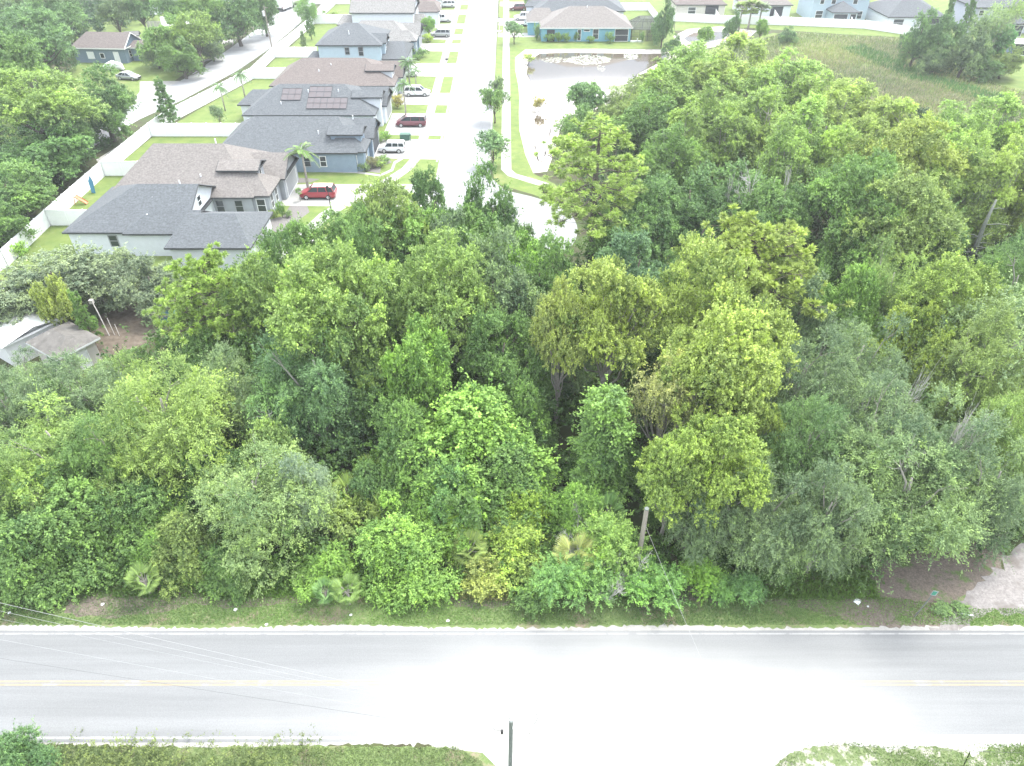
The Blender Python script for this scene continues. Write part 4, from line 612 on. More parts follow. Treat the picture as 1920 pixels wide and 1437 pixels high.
MBX = lambda n, loc, lab, cat, m, f: tag(f(MB()).build(n, m, None, loc=(*loc, 0)), lab, cat)
MBX('utility_box', G(760, 262), 'dark green utility cabinet on grass between two driveways', 'utility box', 'box_green', lambda b: b.box(-.75, .75, -.5, .5, 0, .9).box(-.8, .8, -.55, .55, .9, .97))
MBX('mailbox', G(770, 266), 'small dark mailbox on a post beside the utility cabinet', 'mailbox', 'box_green', lambda b: b.tube([(0, 0, 0), (0, 0, 1.0)], .05, 6).box(-.12, .12, -.25, .25, 1.0, 1.25))
MBX('mailbox', G(838, 122), 'dark mailbox beside the street opposite the two storey house', 'mailbox', 'black', lambda b: b.tube([(0, 0, 0), (0, 0, 1.0)], .06, 6).box(-.3, .3, -.25, .25, 1.0, 1.3))
MBX('mailbox', G(936, 44), 'dark mailbox east of the street near the parked bicycle', 'mailbox', 'black', lambda b: b.tube([(0, 0, 0), (0, 0, 1.0)], .06, 6).box(-.3, .3, -.25, .25, 1.0, 1.35))
MBX('basketball_hoop', G(936, 60), 'portable basketball hoop lying beside the east kerb', 'basketball hoop', 'insul', lambda b: b.box(-.5, .5, -.4, .4, 0, .25).tube([(0, 0, .2), (.2, .3, 2.4)], .06, 6).box(-.5, .7, .3, .36, 2.2, 2.9))
MBX('paddle_board', G(176, 362), 'upright teal board leaning against the white fence', 'board', 'blueplastic', lambda b: b.poly([(-.3, 0, 0), (.3, -.2, 0), (.42, 0, 1.6), (.1, .25, 2.3), (-.3, .2, 1.6)]).poly([(-.3, .08, 0), (-.3, .28, 1.6), (.1, .33, 2.3), (.42, .08, 1.6), (.3, -.12, 0)]))
MBX('play_slide', G(156, 383), 'orange garden slide on the grass by the white fence', 'slide', 'orange', lambda b: b.poly([(-.7, .3, 1.1), (-.7, -.3, 1.1), (.6, -.3, .1), (.6, .3, .1)]).poly([(-.7, .32, 1.25), (.6, .32, .25), (.6, .32, .1), (-.7, .32, 1.1)]).poly([(-.7, -.32, 1.25), (.6, -.32, .25), (.6, -.32, .1), (-.7, -.32, 1.1)]).tube([(-.7, .3, 1.1), (-.9, .35, 0)], .04, 5).tube([(-.7, -.3, 1.1), (-.9, -.35, 0)], .04, 5))
MBX('concrete_beam', G(397, 112), 'long pale beam lying on the grass beside the side street', 'beam', 'concrete', lambda b: b.poly([(-1.6, -2.2, .3), (-1.3, -2.3, .3), (1.6, 2.2, .3), (1.3, 2.3, .3)]).poly([(-1.3, -2.3, 0), (-1.3, -2.3, .3), (1.6, 2.2, .3), (1.6, 2.2, 0)]).poly([(-1.6, -2.2, 0), (-1.3, -2.3, 0), (-1.3, -2.3, .3), (-1.6, -2.2, .3)]))
MBX('tarp_pile', G(213, 133), 'heap under a pale green tarp beside the silver sedan', 'tarp pile', 'insul', lambda b: b.tube([(-2.4, 0, .1), (-1.2, .3, .7), (.2, .2, 1.1), (1.6, .3, .8), (2.2, 0, .2)], [.3, .7, .9, .7, .3], 7))
MBX('white_pipe', G(1812, 1153), 'short white pipe lying at the edge of the sandy track', 'pipe', 'paint', lambda b: b.tube([(-.35, .05, .08), (.35, -.08, .05)], .06, 8))
MBX('old_sign_post', G(205, 630), 'leaning pale junk post with white box in the cleared yard', 'post', 'dead', lambda b: b.tube([(0, 0, 0), (-.7, .8, 2.2), (-1.1, 1.2, 3.2)], .05, 6).tube([(.5, .1, 0), (-.1, .9, 1.5)], .03, 5).tube([(1.0, 0, 0), (.6, .6, 1.0)], .025, 5).box(-1.35, -1.0, 1.05, 1.4, 3.0, 3.4))
MBX('blue_tarp', G(324, 607), 'scrap of blue tarpaulin showing under the tufted pine', 'tarp', 'blueplastic', lambda b: b.poly([(-1, -.4, .9), (.9, -.2, 1.0), (1.0, .6, 1.3), (-.9, .5, 1.2)]).poly([(-1, -.4, .9), (.9, -.2, 1.0), (.9, -.25, .2), (-1, -.45, .2)]))
for a, b_, s, lb in ((1607, 1129, .28, 'crumpled white bag below the drooping oak'), (1627, 1138, .09, 'tiny white scrap right of the crumpled bag'), (500, 1172, .12, 'white scrap of litter on the green verge left of centre'), (658, 1154, .11, 'white litter scrap below the pale leafed shrub'), (840, 1165, .13, 'small pale litter pair on the verge at centre'), (193, 1134, .13, 'white litter on brown grass at the left'), (442, 1144, .15, 'pale litter at the bare patch left of the green verge'), (254, 1178, .14, 'white litter on the sandy shoulder under the wires'), (1180, 897, .18, 'white scrap in the gap behind the bare pole'), (1282, 1176, .07, 'tiny litter speck on the verge below the wire'), (778, 1127, .1, 'small white scrap at the vine edge'), (18, 1150, .13, 'white litter at the far left edge')):
    m_ = MB(); r = rs.random()*3
    for q in range(4): a0 = q*1.57+r; m_.poly([(0, 0, s*.5), (math.cos(a0)*s, math.sin(a0)*s*.8, .02+rs.random()*s*.3), (math.cos(a0+1.4)*s*.9, math.sin(a0+1.4)*s, .02)])
    tag(m_.build('litter', 'paint', None, loc=(*G(a, b_), .02)), lb, 'litter', 'scraps of litter along the verge')
# ------------------------------------------------------------------ trees and plants, one by one
YG = (.155, .185, .048); LG = (.112, .155, .045); GN = (.068, .115, .034); DG = (.055, .098, .036); GG = (.082, .112, .062); PG = (.115, .15, .075); VG = (.095, .158, .034); OL = (.105, .135, .042); PY_ = (.125, .17, .042); GO = (.15, .17, .045); TEAL = (.062, .108, .048)
YG2 = (.15, .185, .055); LG2 = (.135, .19, .058)
TREES = [
# front edge, left to right
('vine', 60, 1024, 99, 6.0, GN, 'green vine mound at the left edge above the wires'),
('vine', 292, 1029, 55, 3.6, VG, 'small pointed bright shrub at the verge left of the pale leafed shrub'),
('vine', 150, 960, 115, 7.0, GN, 'broad vine tangle behind the leftmost vine mound'),
('feather', 320, 800, 118, 11.0, (.13, .17, .048), 'tall yellow green feathery tree left of centre with a domed top'),
('feather', 110, 850, 112, 9.0, LG, 'pale feathery tree left of the yellow green domed tree'),
('feather', 20, 790, 90, 9.0, GG, 'grey green tree cut by the left edge below the cabin'),
('feather', 482, 938, 108, 7.6, (.12, .16, .065), 'pale silvery shrub tree leaning over the verge left of centre'),
('vine', 275, 950, 95, 5.6, GN, 'dull green vine thicket between the silvery tree and the left tangle'),
('vine', 520, 850, 85, 8.0, LG, 'tangle with long bare twigs above the silvery shrub tree'),
('vine', 745, 1014, 102, 5.0, VG, 'bright vine mound on the verge right of the silvery tree'),
('vine', 840, 915, 78, 5.6, (.075, .14, .045), 'bluish green vine mound behind the bright verge mound'),
('vine', 890, 795, 165, 8.6, (.105, .175, .034), 'largest vine dome in the middle, vivid green'),
('vine', 760, 820, 90, 9.0, GN, 'vine slope left of the largest vine dome'),
('broad', 790, 705, 62, 11.5, VG, 'bright green sapling top rising left of the largest vine dome'),
('oak', 625, 590, 112, 15.0, LG, 'tall soft green oak with layered crown left of centre'),
('feather', 600, 730, 118, 11.5, TEAL, 'lower blue green tree leaning under the tall soft green oak'),
('round_pine', 398, 562, 100, 12.0, PY_, 'tufted pine behind the cabin yard'),
('oak', 825, 560, 92, 14.0, LG, 'rounded pale green oak right of the tall layered oak'),
('dense', 715, 545, 70, 12.5, GN, 'dark tree squeezed between the two pale oaks'),
('vine', 480, 640, 85, 8.5, GN, 'vine covered slope below the tufted pine'),
('vine', 390, 680, 85, 8.0, GN, 'shaded vine bank right of the cabin'),
('feather', 430, 755, 72, 8.5, PG, 'whitish feathery tree at the shoulder of the yellow green dome'),
('dense', 925, 585, 85, 12.5, GG, 'grey green dense tree right of the rounded oak'),
('dense', 940, 690, 80, 10.0, GN, 'dark dense tree behind the largest vine dome'),
('dense', 1010, 560, 70, 11.0, GN, 'dark green tree left of the yellow oak with white limbs'),
('oak', 552, 505, 66, 11.5, GN, 'dark round oak near the garage of the charcoal roofed house'),
('oak', 655, 475, 70, 12.0, GN, 'olive oak just below the lamp post'),
('oak', 730, 428, 74, 13.0, OL, 'sunny topped oak beside the turning circle'),
('broad', 770, 470, 72, 12.0, GN, 'broadleaf tree in front of the sunny topped oak'),
('dense', 815, 428, 56, 12.0, DG, 'dark glossy tree left of the end of the street'),
('dense', 925, 442, 62, 12.5, DG, 'dark glossy tree standing over the end of the street'),
('broad', 895, 470, 60, 11.0, GN, 'dark tree under the glossy pair at the turning circle'),
('dense', 860, 500, 58, 11.0, GG, 'greyish tree top below the turning circle'),
('broad', 985, 510, 50, 9.5, VG, 'vivid small tree beside the paved turning circle'),
('dense', 105, 530, 95, 6.5, (.098, .115, .078), 'wide grey green low oak at the far left behind the white building'),
('dense', 30, 570, 80, 6.0, (.098, .115, .078), 'grey low oak at the left edge by the white metal building'),
('dense', 215, 518, 74, 5.6, (.098, .115, .078), 'grey low oak below the charcoal roofed house'),
('dense', 285, 538, 54, 5.4, (.098, .115, .078), 'dark grey oak over the bare yard'),
('broad', 102, 570, 30, 7.0, GO, 'small yellow tree between the grey oak and the cabin'),
('young_pine', 158, 600, 26, 6.0, GN, 'small pine sapling just right of the yellow tree'),
('feather', 232, 722, 66, 6.0, LG, 'light green tree in front of the cabin'),
('feather', 55, 735, 70, 6.5, GG, 'soft grey green tree below the white metal building'),
('feather', 170, 760, 85, 8.0, GG, 'grey green tree between the cabin and the yellow green dome'),
('vine', 30, 900, 70, 6.5, DG, 'shadowy vine mound at the left edge below the pale feathery tree'),
('vine', 400, 885, 80, 6.5, DG, 'dark vine hollow between the yellow dome and silvery tree'),
('vine', 960, 880, 90, 6.0, GN, 'vine slope falling right of the largest vine dome'),
('vine', 985, 770, 70, 7.5, GN, 'shaded vine face between the largest dome and the wrapped trunk'),
('vine', 800, 930, 70, 5.0, VG, 'lower skirt of the vine slope below the middle dome'),
('vine', 350, 1000, 70, 5.0, OL, 'olive vine hump left of the silvery tree'),
('feather', 210, 860, 80, 8.0, GN, 'green tree wedged left of the yellow green dome'),
('broad', 680, 660, 60, 11.0, LG, 'light tree at the right shoulder of the layered oak'),
('oak', 490, 575, 66, 11.5, LG, 'pale oak between the tufted pine and the layered oak'),
('dense', 1040, 660, 60, 10.0, GG, 'grey tree left of the yellow tinted oak'),
('oak', 1450, 540, 60, 12.0, OL, 'olive crown on the right flank of the golden pine'),
('feather', 1660, 560, 75, 11.0, LG, 'light tree between the vivid and the rounded crowns'),
('feather', 575, 935, 55, 7.0, (.13, .16, .12), 'silver leafed crown on the right shoulder of the pale shrub tree'),
('bare', 1452, 340, 62, 18, (1, 1, 1), 'tall pale forked stems in the centre of the back wood'),
# centre right
('billow', 1142, 600, 98, 14.5, (.155, .18, .045), 'yellow tinted oak with forking white limbs right of centre'),
('vine_column', 1135, 800, 98, 12.0, GN, 'tall vine wrapped trunk under the yellow tinted oak'),
('vine', 1080, 950, 62, 5.6, VG, 'vine hump at the foot of the tall vine wrapped trunk'),
('billow', 1050, 640, 58, 12.5, (.16, .175, .055), 'tinted crown lobe left of the yellow tinted oak'),
('billow', 1335, 590, 105, 15.5, YG, 'upper billowing bright yellow green oak'),
('billow', 1350, 715, 112, 14.0, YG, 'brightest yellow green crown at the middle of the right half'),
('sparse', 1245, 765, 62, 11.0, (.17, .165, .07), 'thin pale twiggy tree left of the brightest crown'),
('billow', 1335, 880, 92, 10.8, (.14, .18, .04), 'lower bright oak behind the bare pole'),
('billow', 1262, 900, 62, 9.5, (.13, .17, .045), 'left lobe of the lower bright oak beside the bare pole'),
('feather', 1300, 975, 60, 7.0, GG, 'dark drooping skirt under the lower bright oak'),
('billow', 1412, 820, 46, 9.5, YG, 'small yellow green crown hanging below the brightest one'),
('round_pine', 1405, 515, 138, 14.5, (.14, .165, .042), 'wide golden pine right of the tall pine'),
('pine', 1118, 335, 120, 18.0, (.15, .19, .055), 'tallest pine with bare lower trunk beside the pond inlet'),
('dense', 1190, 530, 78, 10.0, (.06, .105, .055), 'blue grey rounded tree beside the trunk of the tallest pine'),
('dense', 1200, 445, 72, 10.0, DG, 'dark tree right of the trunk of the tallest pine'),
('broad', 1150, 460, 55, 9.0, GN, 'green tree directly behind the pine trunk'),
# right front: drooping grey-green oaks
('feather', 1420, 960, 92, 8.5, GG, 'grey green drooping oak right of the lower bright oak'),
('feather', 1545, 985, 85, 9.0, GG, 'drooping oak with a dark gap on each side at the verge'),
('feather', 1690, 945, 136, 9.5, (.085, .12, .05), 'largest drooping oak over the road sign'),
('feather', 1850, 930, 92, 9.5, GG, 'drooping oak at the right edge above the sandy track'),
('feather', 1500, 860, 85, 10.0, (.07, .115, .045), 'green drooping oak behind the front pair'),
('feather', 1620, 840, 100, 10.5, GG, 'grey green oak in the middle of the right hand thicket'),
('feather', 1770, 850, 110, 10.5, GG, 'moss hung oak right of the middle oak'),
('feather', 1900, 850, 90, 10.0, LG, 'pale oak on the right edge above the sandy track oak'),
('feather', 1495, 730, 88, 10.5, GG, 'shady grey oak right of the brightest yellow crown'),
('feather', 1600, 700, 88, 11.0, GG, 'grey oak with pale dead twigs in the right thicket'),
('vine', 1700, 660, 92, 11.0, (.14, .17, .028), 'vine draped crown glowing yellow green in the right thicket'),
('feather', 1810, 715, 95, 11.5, OL, 'olive oak with yellow vine trails near the right edge'),
('sparse', 1875, 650, 92, 12.0, PG, 'pale greyish tree at the right edge'),
('oak', 1785, 590, 92, 12.5, (.105, .14, .03), 'light green rounded oak behind the vine draped crown'),
('vine', 1600, 580, 80, 11.5, VG, 'vivid vine covered crown right of the golden pine'),
('dense', 1490, 620, 72, 10.5, GG, 'grey shaded tree below the golden pine'),
# right back woods
('cypress', 1300, 140, 83, 13.0, LG2, 'first tall tree at the marsh edge right of the pond'),
('cypress', 1385, 130, 80, 13.5, YG2, 'high pale crown standing at the marsh edge'),
('cypress', 1480, 160, 83, 14.0, LG2, 'tall tree with white stems right of the high pale crown'),
('cypress', 1420, 235, 87, 14.5, LG, 'green moss hung tree in the middle of the back wood'),
('cypress', 1335, 235, 80, 14.0, LG, 'moss hung tree behind the tallest pine on its right'),
('cypress', 1520, 270, 87, 15.0, LG2, 'wetland tree with two white forked stems'),
('cypress', 1590, 210, 80, 13.5, YG2, 'yellowish tree bordering the marsh grass'),
('cypress', 1670, 245, 76, 13.0, YG2, 'pale yellow tree between the marsh and the golden wood'),
('oak', 1690, 330, 95, 14.5, (.13, .15, .035), 'yellowish oak in the centre of the back wood'),
('cypress', 1770, 270, 77, 13.5, LG2, 'light feathery tree left of the leaning trunk'),
('cypress', 1860, 250, 80, 13.5, LG2, 'light tree at the right edge by the marsh'),
('cypress', 1895, 340, 76, 14.0, YG2, 'tree with hanging moss above the leaning trunk'),
('cypress', 1790, 345, 80, 14.0, LG, 'wetland tree carrying the long leaning trunk'),
('oak', 1600, 385, 85, 14.0, GN, 'green oak right of the white forked stems'),
('oak', 1690, 430, 92, 13.5, OL, 'olive oak below the yellowish oak in the back wood'),
('dense', 1600, 480, 72, 11.0, GN, 'shaded tree right of the golden pine top'),
('dense', 1725, 490, 66, 10.5, DG, 'dark tree left of the base of the leaning trunk'),
('dense', 1925, 490, 62, 10.5, DG, 'dark tree at the right edge below the leaning trunk'),
('feather', 1890, 560, 75, 10.0, GN, 'green tree low on the right edge above the pale greyish tree'),
('dense', 1290, 400, 82, 10.5, DG, 'dark understory tree beside the white snag'),
('dense', 1390, 400, 78, 10.0, DG, 'dark understory tree behind the white snag'),
('oak', 1440, 420, 70, 10.5, GN, 'bright edged tree right of the white snag'),
('dense', 1310, 460, 70, 8.5, DG, 'low dark tree above the golden pine'),
('cypress', 1260, 300, 68, 12.0, GN, 'blue green tree right of the top of the tallest pine'),
('dense', 1215, 235, 62, 9.0, GN, 'round tree on the pond side of the back wood'),
('feather', 1165, 195, 50, 7.0, OL, 'olive bush at the far tip of the wood by the pond'),
('broad', 1100, 185, 36, 7.0, TEAL, 'teal round tree on the pond shore'),
('dense', 1235, 165, 55, 8.0, OL, 'low olive tree on the berm above the pond'),
('shrub', 1085, 240, 34, 5.0, GN, 'shrub at the pond inlet left of the tallest pine top'),
# left back woods
('oak', 72, 200, 86, 13.0, LG, 'big pale oak at the top left with visible grey limbs'),
('dense', 192, 200, 58, 10.0, DG, 'darkest tree at the top left beside the side street'),
('dense', 92, 290, 82, 7.5, (.05, .10, .03), 'green oak overhanging the long white fence'),
('dense', 20, 370, 76, 7.0, GN, 'green tree at the left edge beside the long white fence'),
('dense', 0, 425, 48, 5.5, GN, 'lower tree at the left edge touching the white fence'),
('dense', 138, 258, 36, 6.0, DG, 'shady tree behind the long white fence'),
('oak', 55, 70, 70, 13.0, TEAL, 'blue green tree in the top left wood'),
('oak', 20, 120, 60, 13.0, GN, 'leftmost tree of the top left wood'),
('dense', 92, 90, 34, 9.0, TEAL, 'tree left of the blue cottage'),
('oak', 30, 20, 55, 12.0, GG, 'greyish tree in the top left corner'),
('oak', 105, 25, 50, 12.0, TEAL, 'tree left of the white cottage'),
('dense', 132, 52, 20, 6.0, GN, 'small tree touching the left end of the blue cottage'),
('oak', 215, 25, 30, 9.0, GG, 'grey tree behind the white barn'),
('oak', 262, 14, 32, 10.0, TEAL, 'tree at the top between the two white buildings'),
('dense', 318, 78, 46, 9.0, (.10, .16, .045), 'round light green tree in front of the white barn'),
('dense', 290, 98, 24, 6.0, GG, 'grey tree leaning over the end of the blue cottage'),
('oak', 365, 60, 40, 10.0, LG, 'light tree right of the round light green tree'),
('dense', 340, 110, 36, 7.0, GN, 'lower tree under the round light green tree'),
('dense', 395, 90, 26, 5.0, GG, 'small bush like tree on the grass near the pale beam'),
('oak', 330, 18, 36, 11.0, TEAL, 'tree left of the white farmhouse'),
('oak', 380, 25, 34, 11.0, GN, 'tree directly in front of the white farmhouse'),
('dense', 440, 28, 46, 12.0, TEAL, 'large dark hedge like tree left of the delivery van'),
('dense', 490, 12, 30, 12.0, TEAL, 'dark tree touching the delivery van'),
('feather', 575, 20, 20, 6.0, (.10, .17, .05), 'light fluffy tree by the side street right of the van'),
('young_pine', 580, 45, 12, 6.5, TEAL, 'thin dark conifer in the far garden'),
('young_pine', 568, 75, 9, 3.6, GG, 'faint twiggy conifer in the far garden'),
('young_pine', 310, 195, 26, 7.5, TEAL, 'lone young pine standing at the white fence corner'),
('young', 408, 210, 12, 4.2, GG, 'thin grey sapling in the big green garden'),
('queen_palm', 450, 140, 22, 5.0, TEAL, 'palm on the pavement at the far corner of the big garden'),
('queen_palm', 412, 165, 20, 4.6, TEAL, 'smaller palm left of the corner palm'),
('queen_palm', 565, 285, 38, 6.0, GN, 'tall palm in front of the slate blue house'),
('queen_palm', 765, 118, 26, 5.5, TEAL, 'palm in front of the two storey blue house'),
('queen_palm', 778, 135, 18, 4.2, TEAL, 'small palm right of the two storey house palm'),
('queen_palm', 756, 160, 22, 6.0, TEAL, 'palm beside the white suv of the brown roofed house'),
('fan_palm', 560, 360, 7, 1.6, GN, 'small clump palm next to the bright red suv'),
('fan_palm', 1392, 18, 19, 5.4, OL, 'left fan palm before the white house with tan roof'),('fan_palm', 1410, 14, 20, 5.8, OL, 'middle fan palm before the white house with tan roof'),('fan_palm', 1428, 18, 19, 5.2, GG, 'right fan palm before the white house with tan roof'),
('young', 927, 182, 22, 6.5, GN, 'light street tree on the east strip opposite the white suv'),
('young', 931, 160, 11, 5.5, GG, 'sparse street tree just behind the light street tree'),
('young', 924, 268, 28, 5.6, TEAL, 'round street tree on the east strip nearest the turning circle'),
('young', 964, 52, 16, 5.2, TEAL, 'street tree on the corner of the aqua blue house lawn'),
('young', 994, 5, 10, 5.0, GN, 'small tree by the dark red car'),
('broad', 803, 48, 13, 4.6, (.09, .17, .03), 'bright green tree between the silver suv and the white car'),
('dense', 1245, 45, 19, 9.0, TEAL, 'tall bushy tree at the right end of the pool enclosure'),
('dense', 1233, 58, 14, 5.0, DG, 'dark lower tree beside the pool enclosure'),
('dense', 1374, 50, 14, 6.0, TEAL, 'dense round tree by the small pond'),
('broad', 1428, 52, 12, 5.0, VG, 'yellow green conical tree right of the small pond'),
('broad', 1322, 66, 14, 4.5, VG, 'light round bush tree on the small pond bank'),
('dense', 1477, 68, 17, 3.4, TEAL, 'isolated dark round bush in the marsh'),
('dense', 1262, 88, 16, 4.5, TEAL, 'bluish bush between the pond and the back wood'),
# far right clump
('dense', 1722, 78, 32, 10.0, TEAL, 'left tree of the clump beyond the marsh'),('dense', 1770, 85, 34, 10.0, TEAL, 'front middle tree of the clump beyond the marsh'),('young_pine', 1772, 45, 15, 11.5, TEAL, 'slim spire tree at the back left of the clump'),
('young_pine', 1812, 40, 18, 12.0, TEAL, 'pale spire tree in the middle of the clump'),('dense', 1815, 95, 36, 10.0, GG, 'grey green tree in the middle of the clump'),('sparse', 1855, 55, 30, 12.0, PG, 'thin pale tree at the right of the clump'),
('broad', 1868, 82, 28, 9.0, (.06, .14, .05), 'bright leafy tree at the right of the clump'),('dense', 1885, 118, 32, 5.5, OL, 'olive bush at the right end of the clump'),('sparse', 1900, 28, 26, 10.0, LG, 'light open tree at the top right corner'),
('dense', 1750, 118, 26, 5.0, GG, 'low bush at the front left of the clump'),('dense', 1845, 125, 30, 5.5, DG, 'dark bush at the front right of the clump'),
# roadside shrubs round the bare pole
('fern_shrub', 1138, 1030, 58, 4.3, (.13, .19, .05), 'brightest feathery shrub left of the bare pole'),
('fern_shrub', 1105, 1085, 48, 2.8, (.09, .155, .05), 'low feathery green shrub below the yellow fronds'),
('fern_shrub', 1050, 1095, 50, 2.8, (.085, .155, .05), 'left feathery shrub of the roadside row'),
('fern_shrub', 1212, 1095, 54, 2.5, (.075, .145, .04), 'feathery shrub right below the bare pole'),
('fern_shrub', 1310, 1085, 36, 2.2, (.09, .16, .025), 'low shrub right of the slanting wire'),
('fern_shrub', 1345, 1105, 26, 1.6, (.07, .135, .04), 'small shrub in the middle of the bare verge patch'),
('fern_shrub', 1402, 1108, 32, 1.8, (.065, .125, .045), 'rightmost feathery shrub of the roadside row'),
('shrub', 1000, 1110, 36, 2.0, GN, 'small dull shrub at the left end of the roadside row'),
('shrub', 985, 960, 50, 3.2, (.12, .17, .02), 'yellow green scrub in the clearing left of the vine hump'),
('shrub', 960, 1040, 55, 2.6, (.13, .17, .035), 'bright yellow vine scrub at the middle of the verge'),
('shrub', 905, 1080, 45, 1.8, (.14, .15, .04), 'dry yellowish scrub at the verge centre'),
('shrub', 650, 960, 50, 3.0, OL, 'olive scrub in the hollow right of the silvery tree'),
('shrub', 1350, 1010, 45, 2.2, GN, 'green scrub under the lower bright oak'),
('shrub', 1455, 1055, 40, 2.0, GN, 'small scrub at the foot of the drooping oaks'),
('vine', 620, 1059, 58, 2.8, VG, 'low vine bank on the verge under the silvery tree'),
('vine', 420, 1054, 57, 3.0, GN, 'low vine bank left below the silvery tree'),
('vine', 865, 990, 60, 3.4, (.11, .17, .025), 'yellow green vine hump above the dry scrub'),
('vine', 690, 900, 60, 4.5, DG, 'shaded vine slope above the palmetto hollow'),
('vine', 1240, 950, 36, 2.0, GN, 'small vine heap just behind the bare pole'),
('palmetto', 1078, 1045, 42, 2.6, (.15, .155, .055), 'yellowing palmetto with drooping fronds left of the brightest shrub'),
('palmetto', 270, 1088, 30, 1.8, (.08, .115, .035), 'palmetto on the verge below the small pointed shrub'),
('palmetto', 650, 1108, 30, 1.7, (.08, .12, .035), 'palmetto on the verge below the low vine bank'),
('palmetto', 610, 1110, 24, 1.4, (.06, .11, .04), 'darker palmetto beside the verge palmetto'),
('palmetto', 882, 1030, 34, 2.0, (.12, .15, .045), 'pale palmetto left of the bright yellow vine scrub'),
('palmetto', 655, 925, 34, 2.2, (.11, .15, .035), 'palmetto in the hollow above the bright verge mound'),
('palmetto', 700, 890, 32, 2.4, (.12, .16, .035), 'upper palmetto in the hollow'),
('palmetto', 720, 955, 26, 2.0, (.11, .14, .035), 'small yellow palmetto in the hollow'),
('palmetto', 1140, 965, 34, 2.4, (.06, .11, .035), 'dark palmetto behind the brightest feathery shrub'),
('bare', 1140, 1085, 45, 3.7, (1, 1, 1), 'tangle of white dead branches in front of the brightest feathery shrub'),
('bare', 1092, 1015, 45, 4.6, (1, 1, 1), 'grey dead branches between the fronds and the brightest shrub'),
('bare', 1100, 978, 34, 5.2, (1, 1, 1), 'pale dead spray above the brightest shrub'),
('bare', 1180, 1040, 36, 5.6, (1, 1, 1), 'fine dead twigs over the brightest shrub'),
('bare', 1376, 372, 26, 13, (1, 1, 1), 'white snag in the back wood'),
('bare', 1520, 700, 48, 13.6, (1, 1, 1), 'whitish dead twigs on the grey oaks of the right thicket'),
('bare', 1665, 760, 48, 13.6, (1, 1, 1), 'grey dead branches below the vine draped crown'),
('bare', 1690, 830, 44, 13.2, (1, 1, 1), 'dead twigs among the moss hung oaks'),
('bare', 1800, 815, 46, 13.4, (1, 1, 1), 'silvery dead branches near the right edge'),
('bare', 485, 810, 36, 10.5, (1, 1, 1), 'pale bare twig poking out above the silvery tree'),
('bare', 85, 1425, 20, 1.4, (1, 1, 1), 'white dead branch at the bottom left corner'),
# south edge
('fern_shrub', 30, 1412, 40, 2.6, (.055, .10, .045), 'shrub with upright sprays at the bottom left corner'),('fern_shrub', 80, 1425, 24, 1.6, (.06, .11, .05), 'low part of the corner shrub beside the white dead branch'),
# garden shrubs
('bush', 527, 395, 8, 2.0, GN, 'dark cone bush in the bed of the tan roofed house'),('bush', 514, 402, 9, 1.0, OL, 'dull bush left of the dark cone bush'),('bush', 540, 402, 7, .8, GG, 'small grey bush right of the dark cone bush'),
('bush', 698, 305, 12, 1.4, (.09, .08, .05), 'brownish bush at the bay of the slate blue house'),('bush', 712, 308, 9, .9, LG, 'low pale bush by the bay of the slate blue house'),('bush', 720, 300, 10, 1.0, GN, 'green bush in the curved bed'),('bush', 684, 314, 10, 1.2, GG, 'grey bush left of the brownish bush'),
('bush', 745, 192, 11, 2.0, (.16, .13, .05), 'yellow brown bush by the solar panel house drive'),('bush', 724, 256, 9, 1.3, VG, 'bright bush beside the small boxy suv'),('bush', 712, 262, 9, .9, GN, 'hedge bush behind the small boxy suv'),
('bush', 803, 72, 9, 1.6, (.15, .19, .03), 'yellow bush left of the silver suv'),('bush', 770, 98, 9, 1.4, GG, 'grey bush in the bed of the two storey house'),('bush', 790, 100, 10, 1.6, DG, 'dark bush at the end of the two storey house bed'),('bush', 782, 108, 8, 1.0, GN, 'small bush on the bed edge of the two storey house'),
('bush', 992, 110, 10, 1.5, YG, 'yellow green bush on the pond corner'),('bush', 1010, 195, 12, 1.8, (.16, .13, .05), 'reddish bush standing in the pond shallows'),
('bush', 1031, 72, 9, 1.6, GN, 'first round bush along the aqua blue wall'),('bush', 1047, 71, 7, 1.9, GN, 'second round bush along the aqua blue wall'),('bush', 1062, 72, 7, 1.8, GN, 'third round bush along the aqua blue wall'),('bush', 1080, 70, 5, 1.9, DG, 'narrow bush in the middle of the aqua blue wall'),('bush', 1108, 75, 7, 1.3, GN, 'low bush below the narrow wall window'),('bush', 1144, 72, 8, 2.2, TEAL, 'spiky bush near the patio of the aqua blue house'),('bush', 1204, 72, 4, 2.2, DG, 'thin cypress bush before the pool enclosure'),('bush', 1007, 62, 6, 3.2, TEAL, 'tall shrub at the left corner of the aqua blue house'),
('bush', 1802, 1140, 15, .3, (.05, .085, .035), 'low weed patch left of the white pipe'),('bush', 1770, 1142, 17, .3, (.05, .085, .035), 'low weed patch right of the road sign'),
('bush', 38, 470, 14, 1.6, (.12, .19, .04), 'pale young bush on the lawn by the white fence'),('bush', 560, 8, 10, 1.6, GG, 'grey bush in the top garden'),('bush', 600, 24, 9, 1.4, GN, 'dark bush in the top garden'),('bush', 625, 28, 8, 1.3, OL, 'olive bush in the top garden'),
]
for e in TREES:
    if e[0] == 'cypress':                                            # wetland trees grow in tight clusters of three
        _, a, b_, r_, h_, c_, lb = e; T('cypress', a, b_-.1*r_, r_*.7, h_, c_, lb)
        T('cypress', a-.62*r_, b_+.28*r_, r_*.6, h_-1, tuple(v*.88 for v in c_), 'left companion of the '+lb); T('cypress', a+.6*r_, b_+.34*r_, r_*.58, h_-1.6, tuple(v*q for v, q in zip(c_, (1.06, 1, .9))), 'right companion of the '+lb)
    else: T(*e)
# garden-scale sprinkle in the far white gardens is left to the lawn sheet

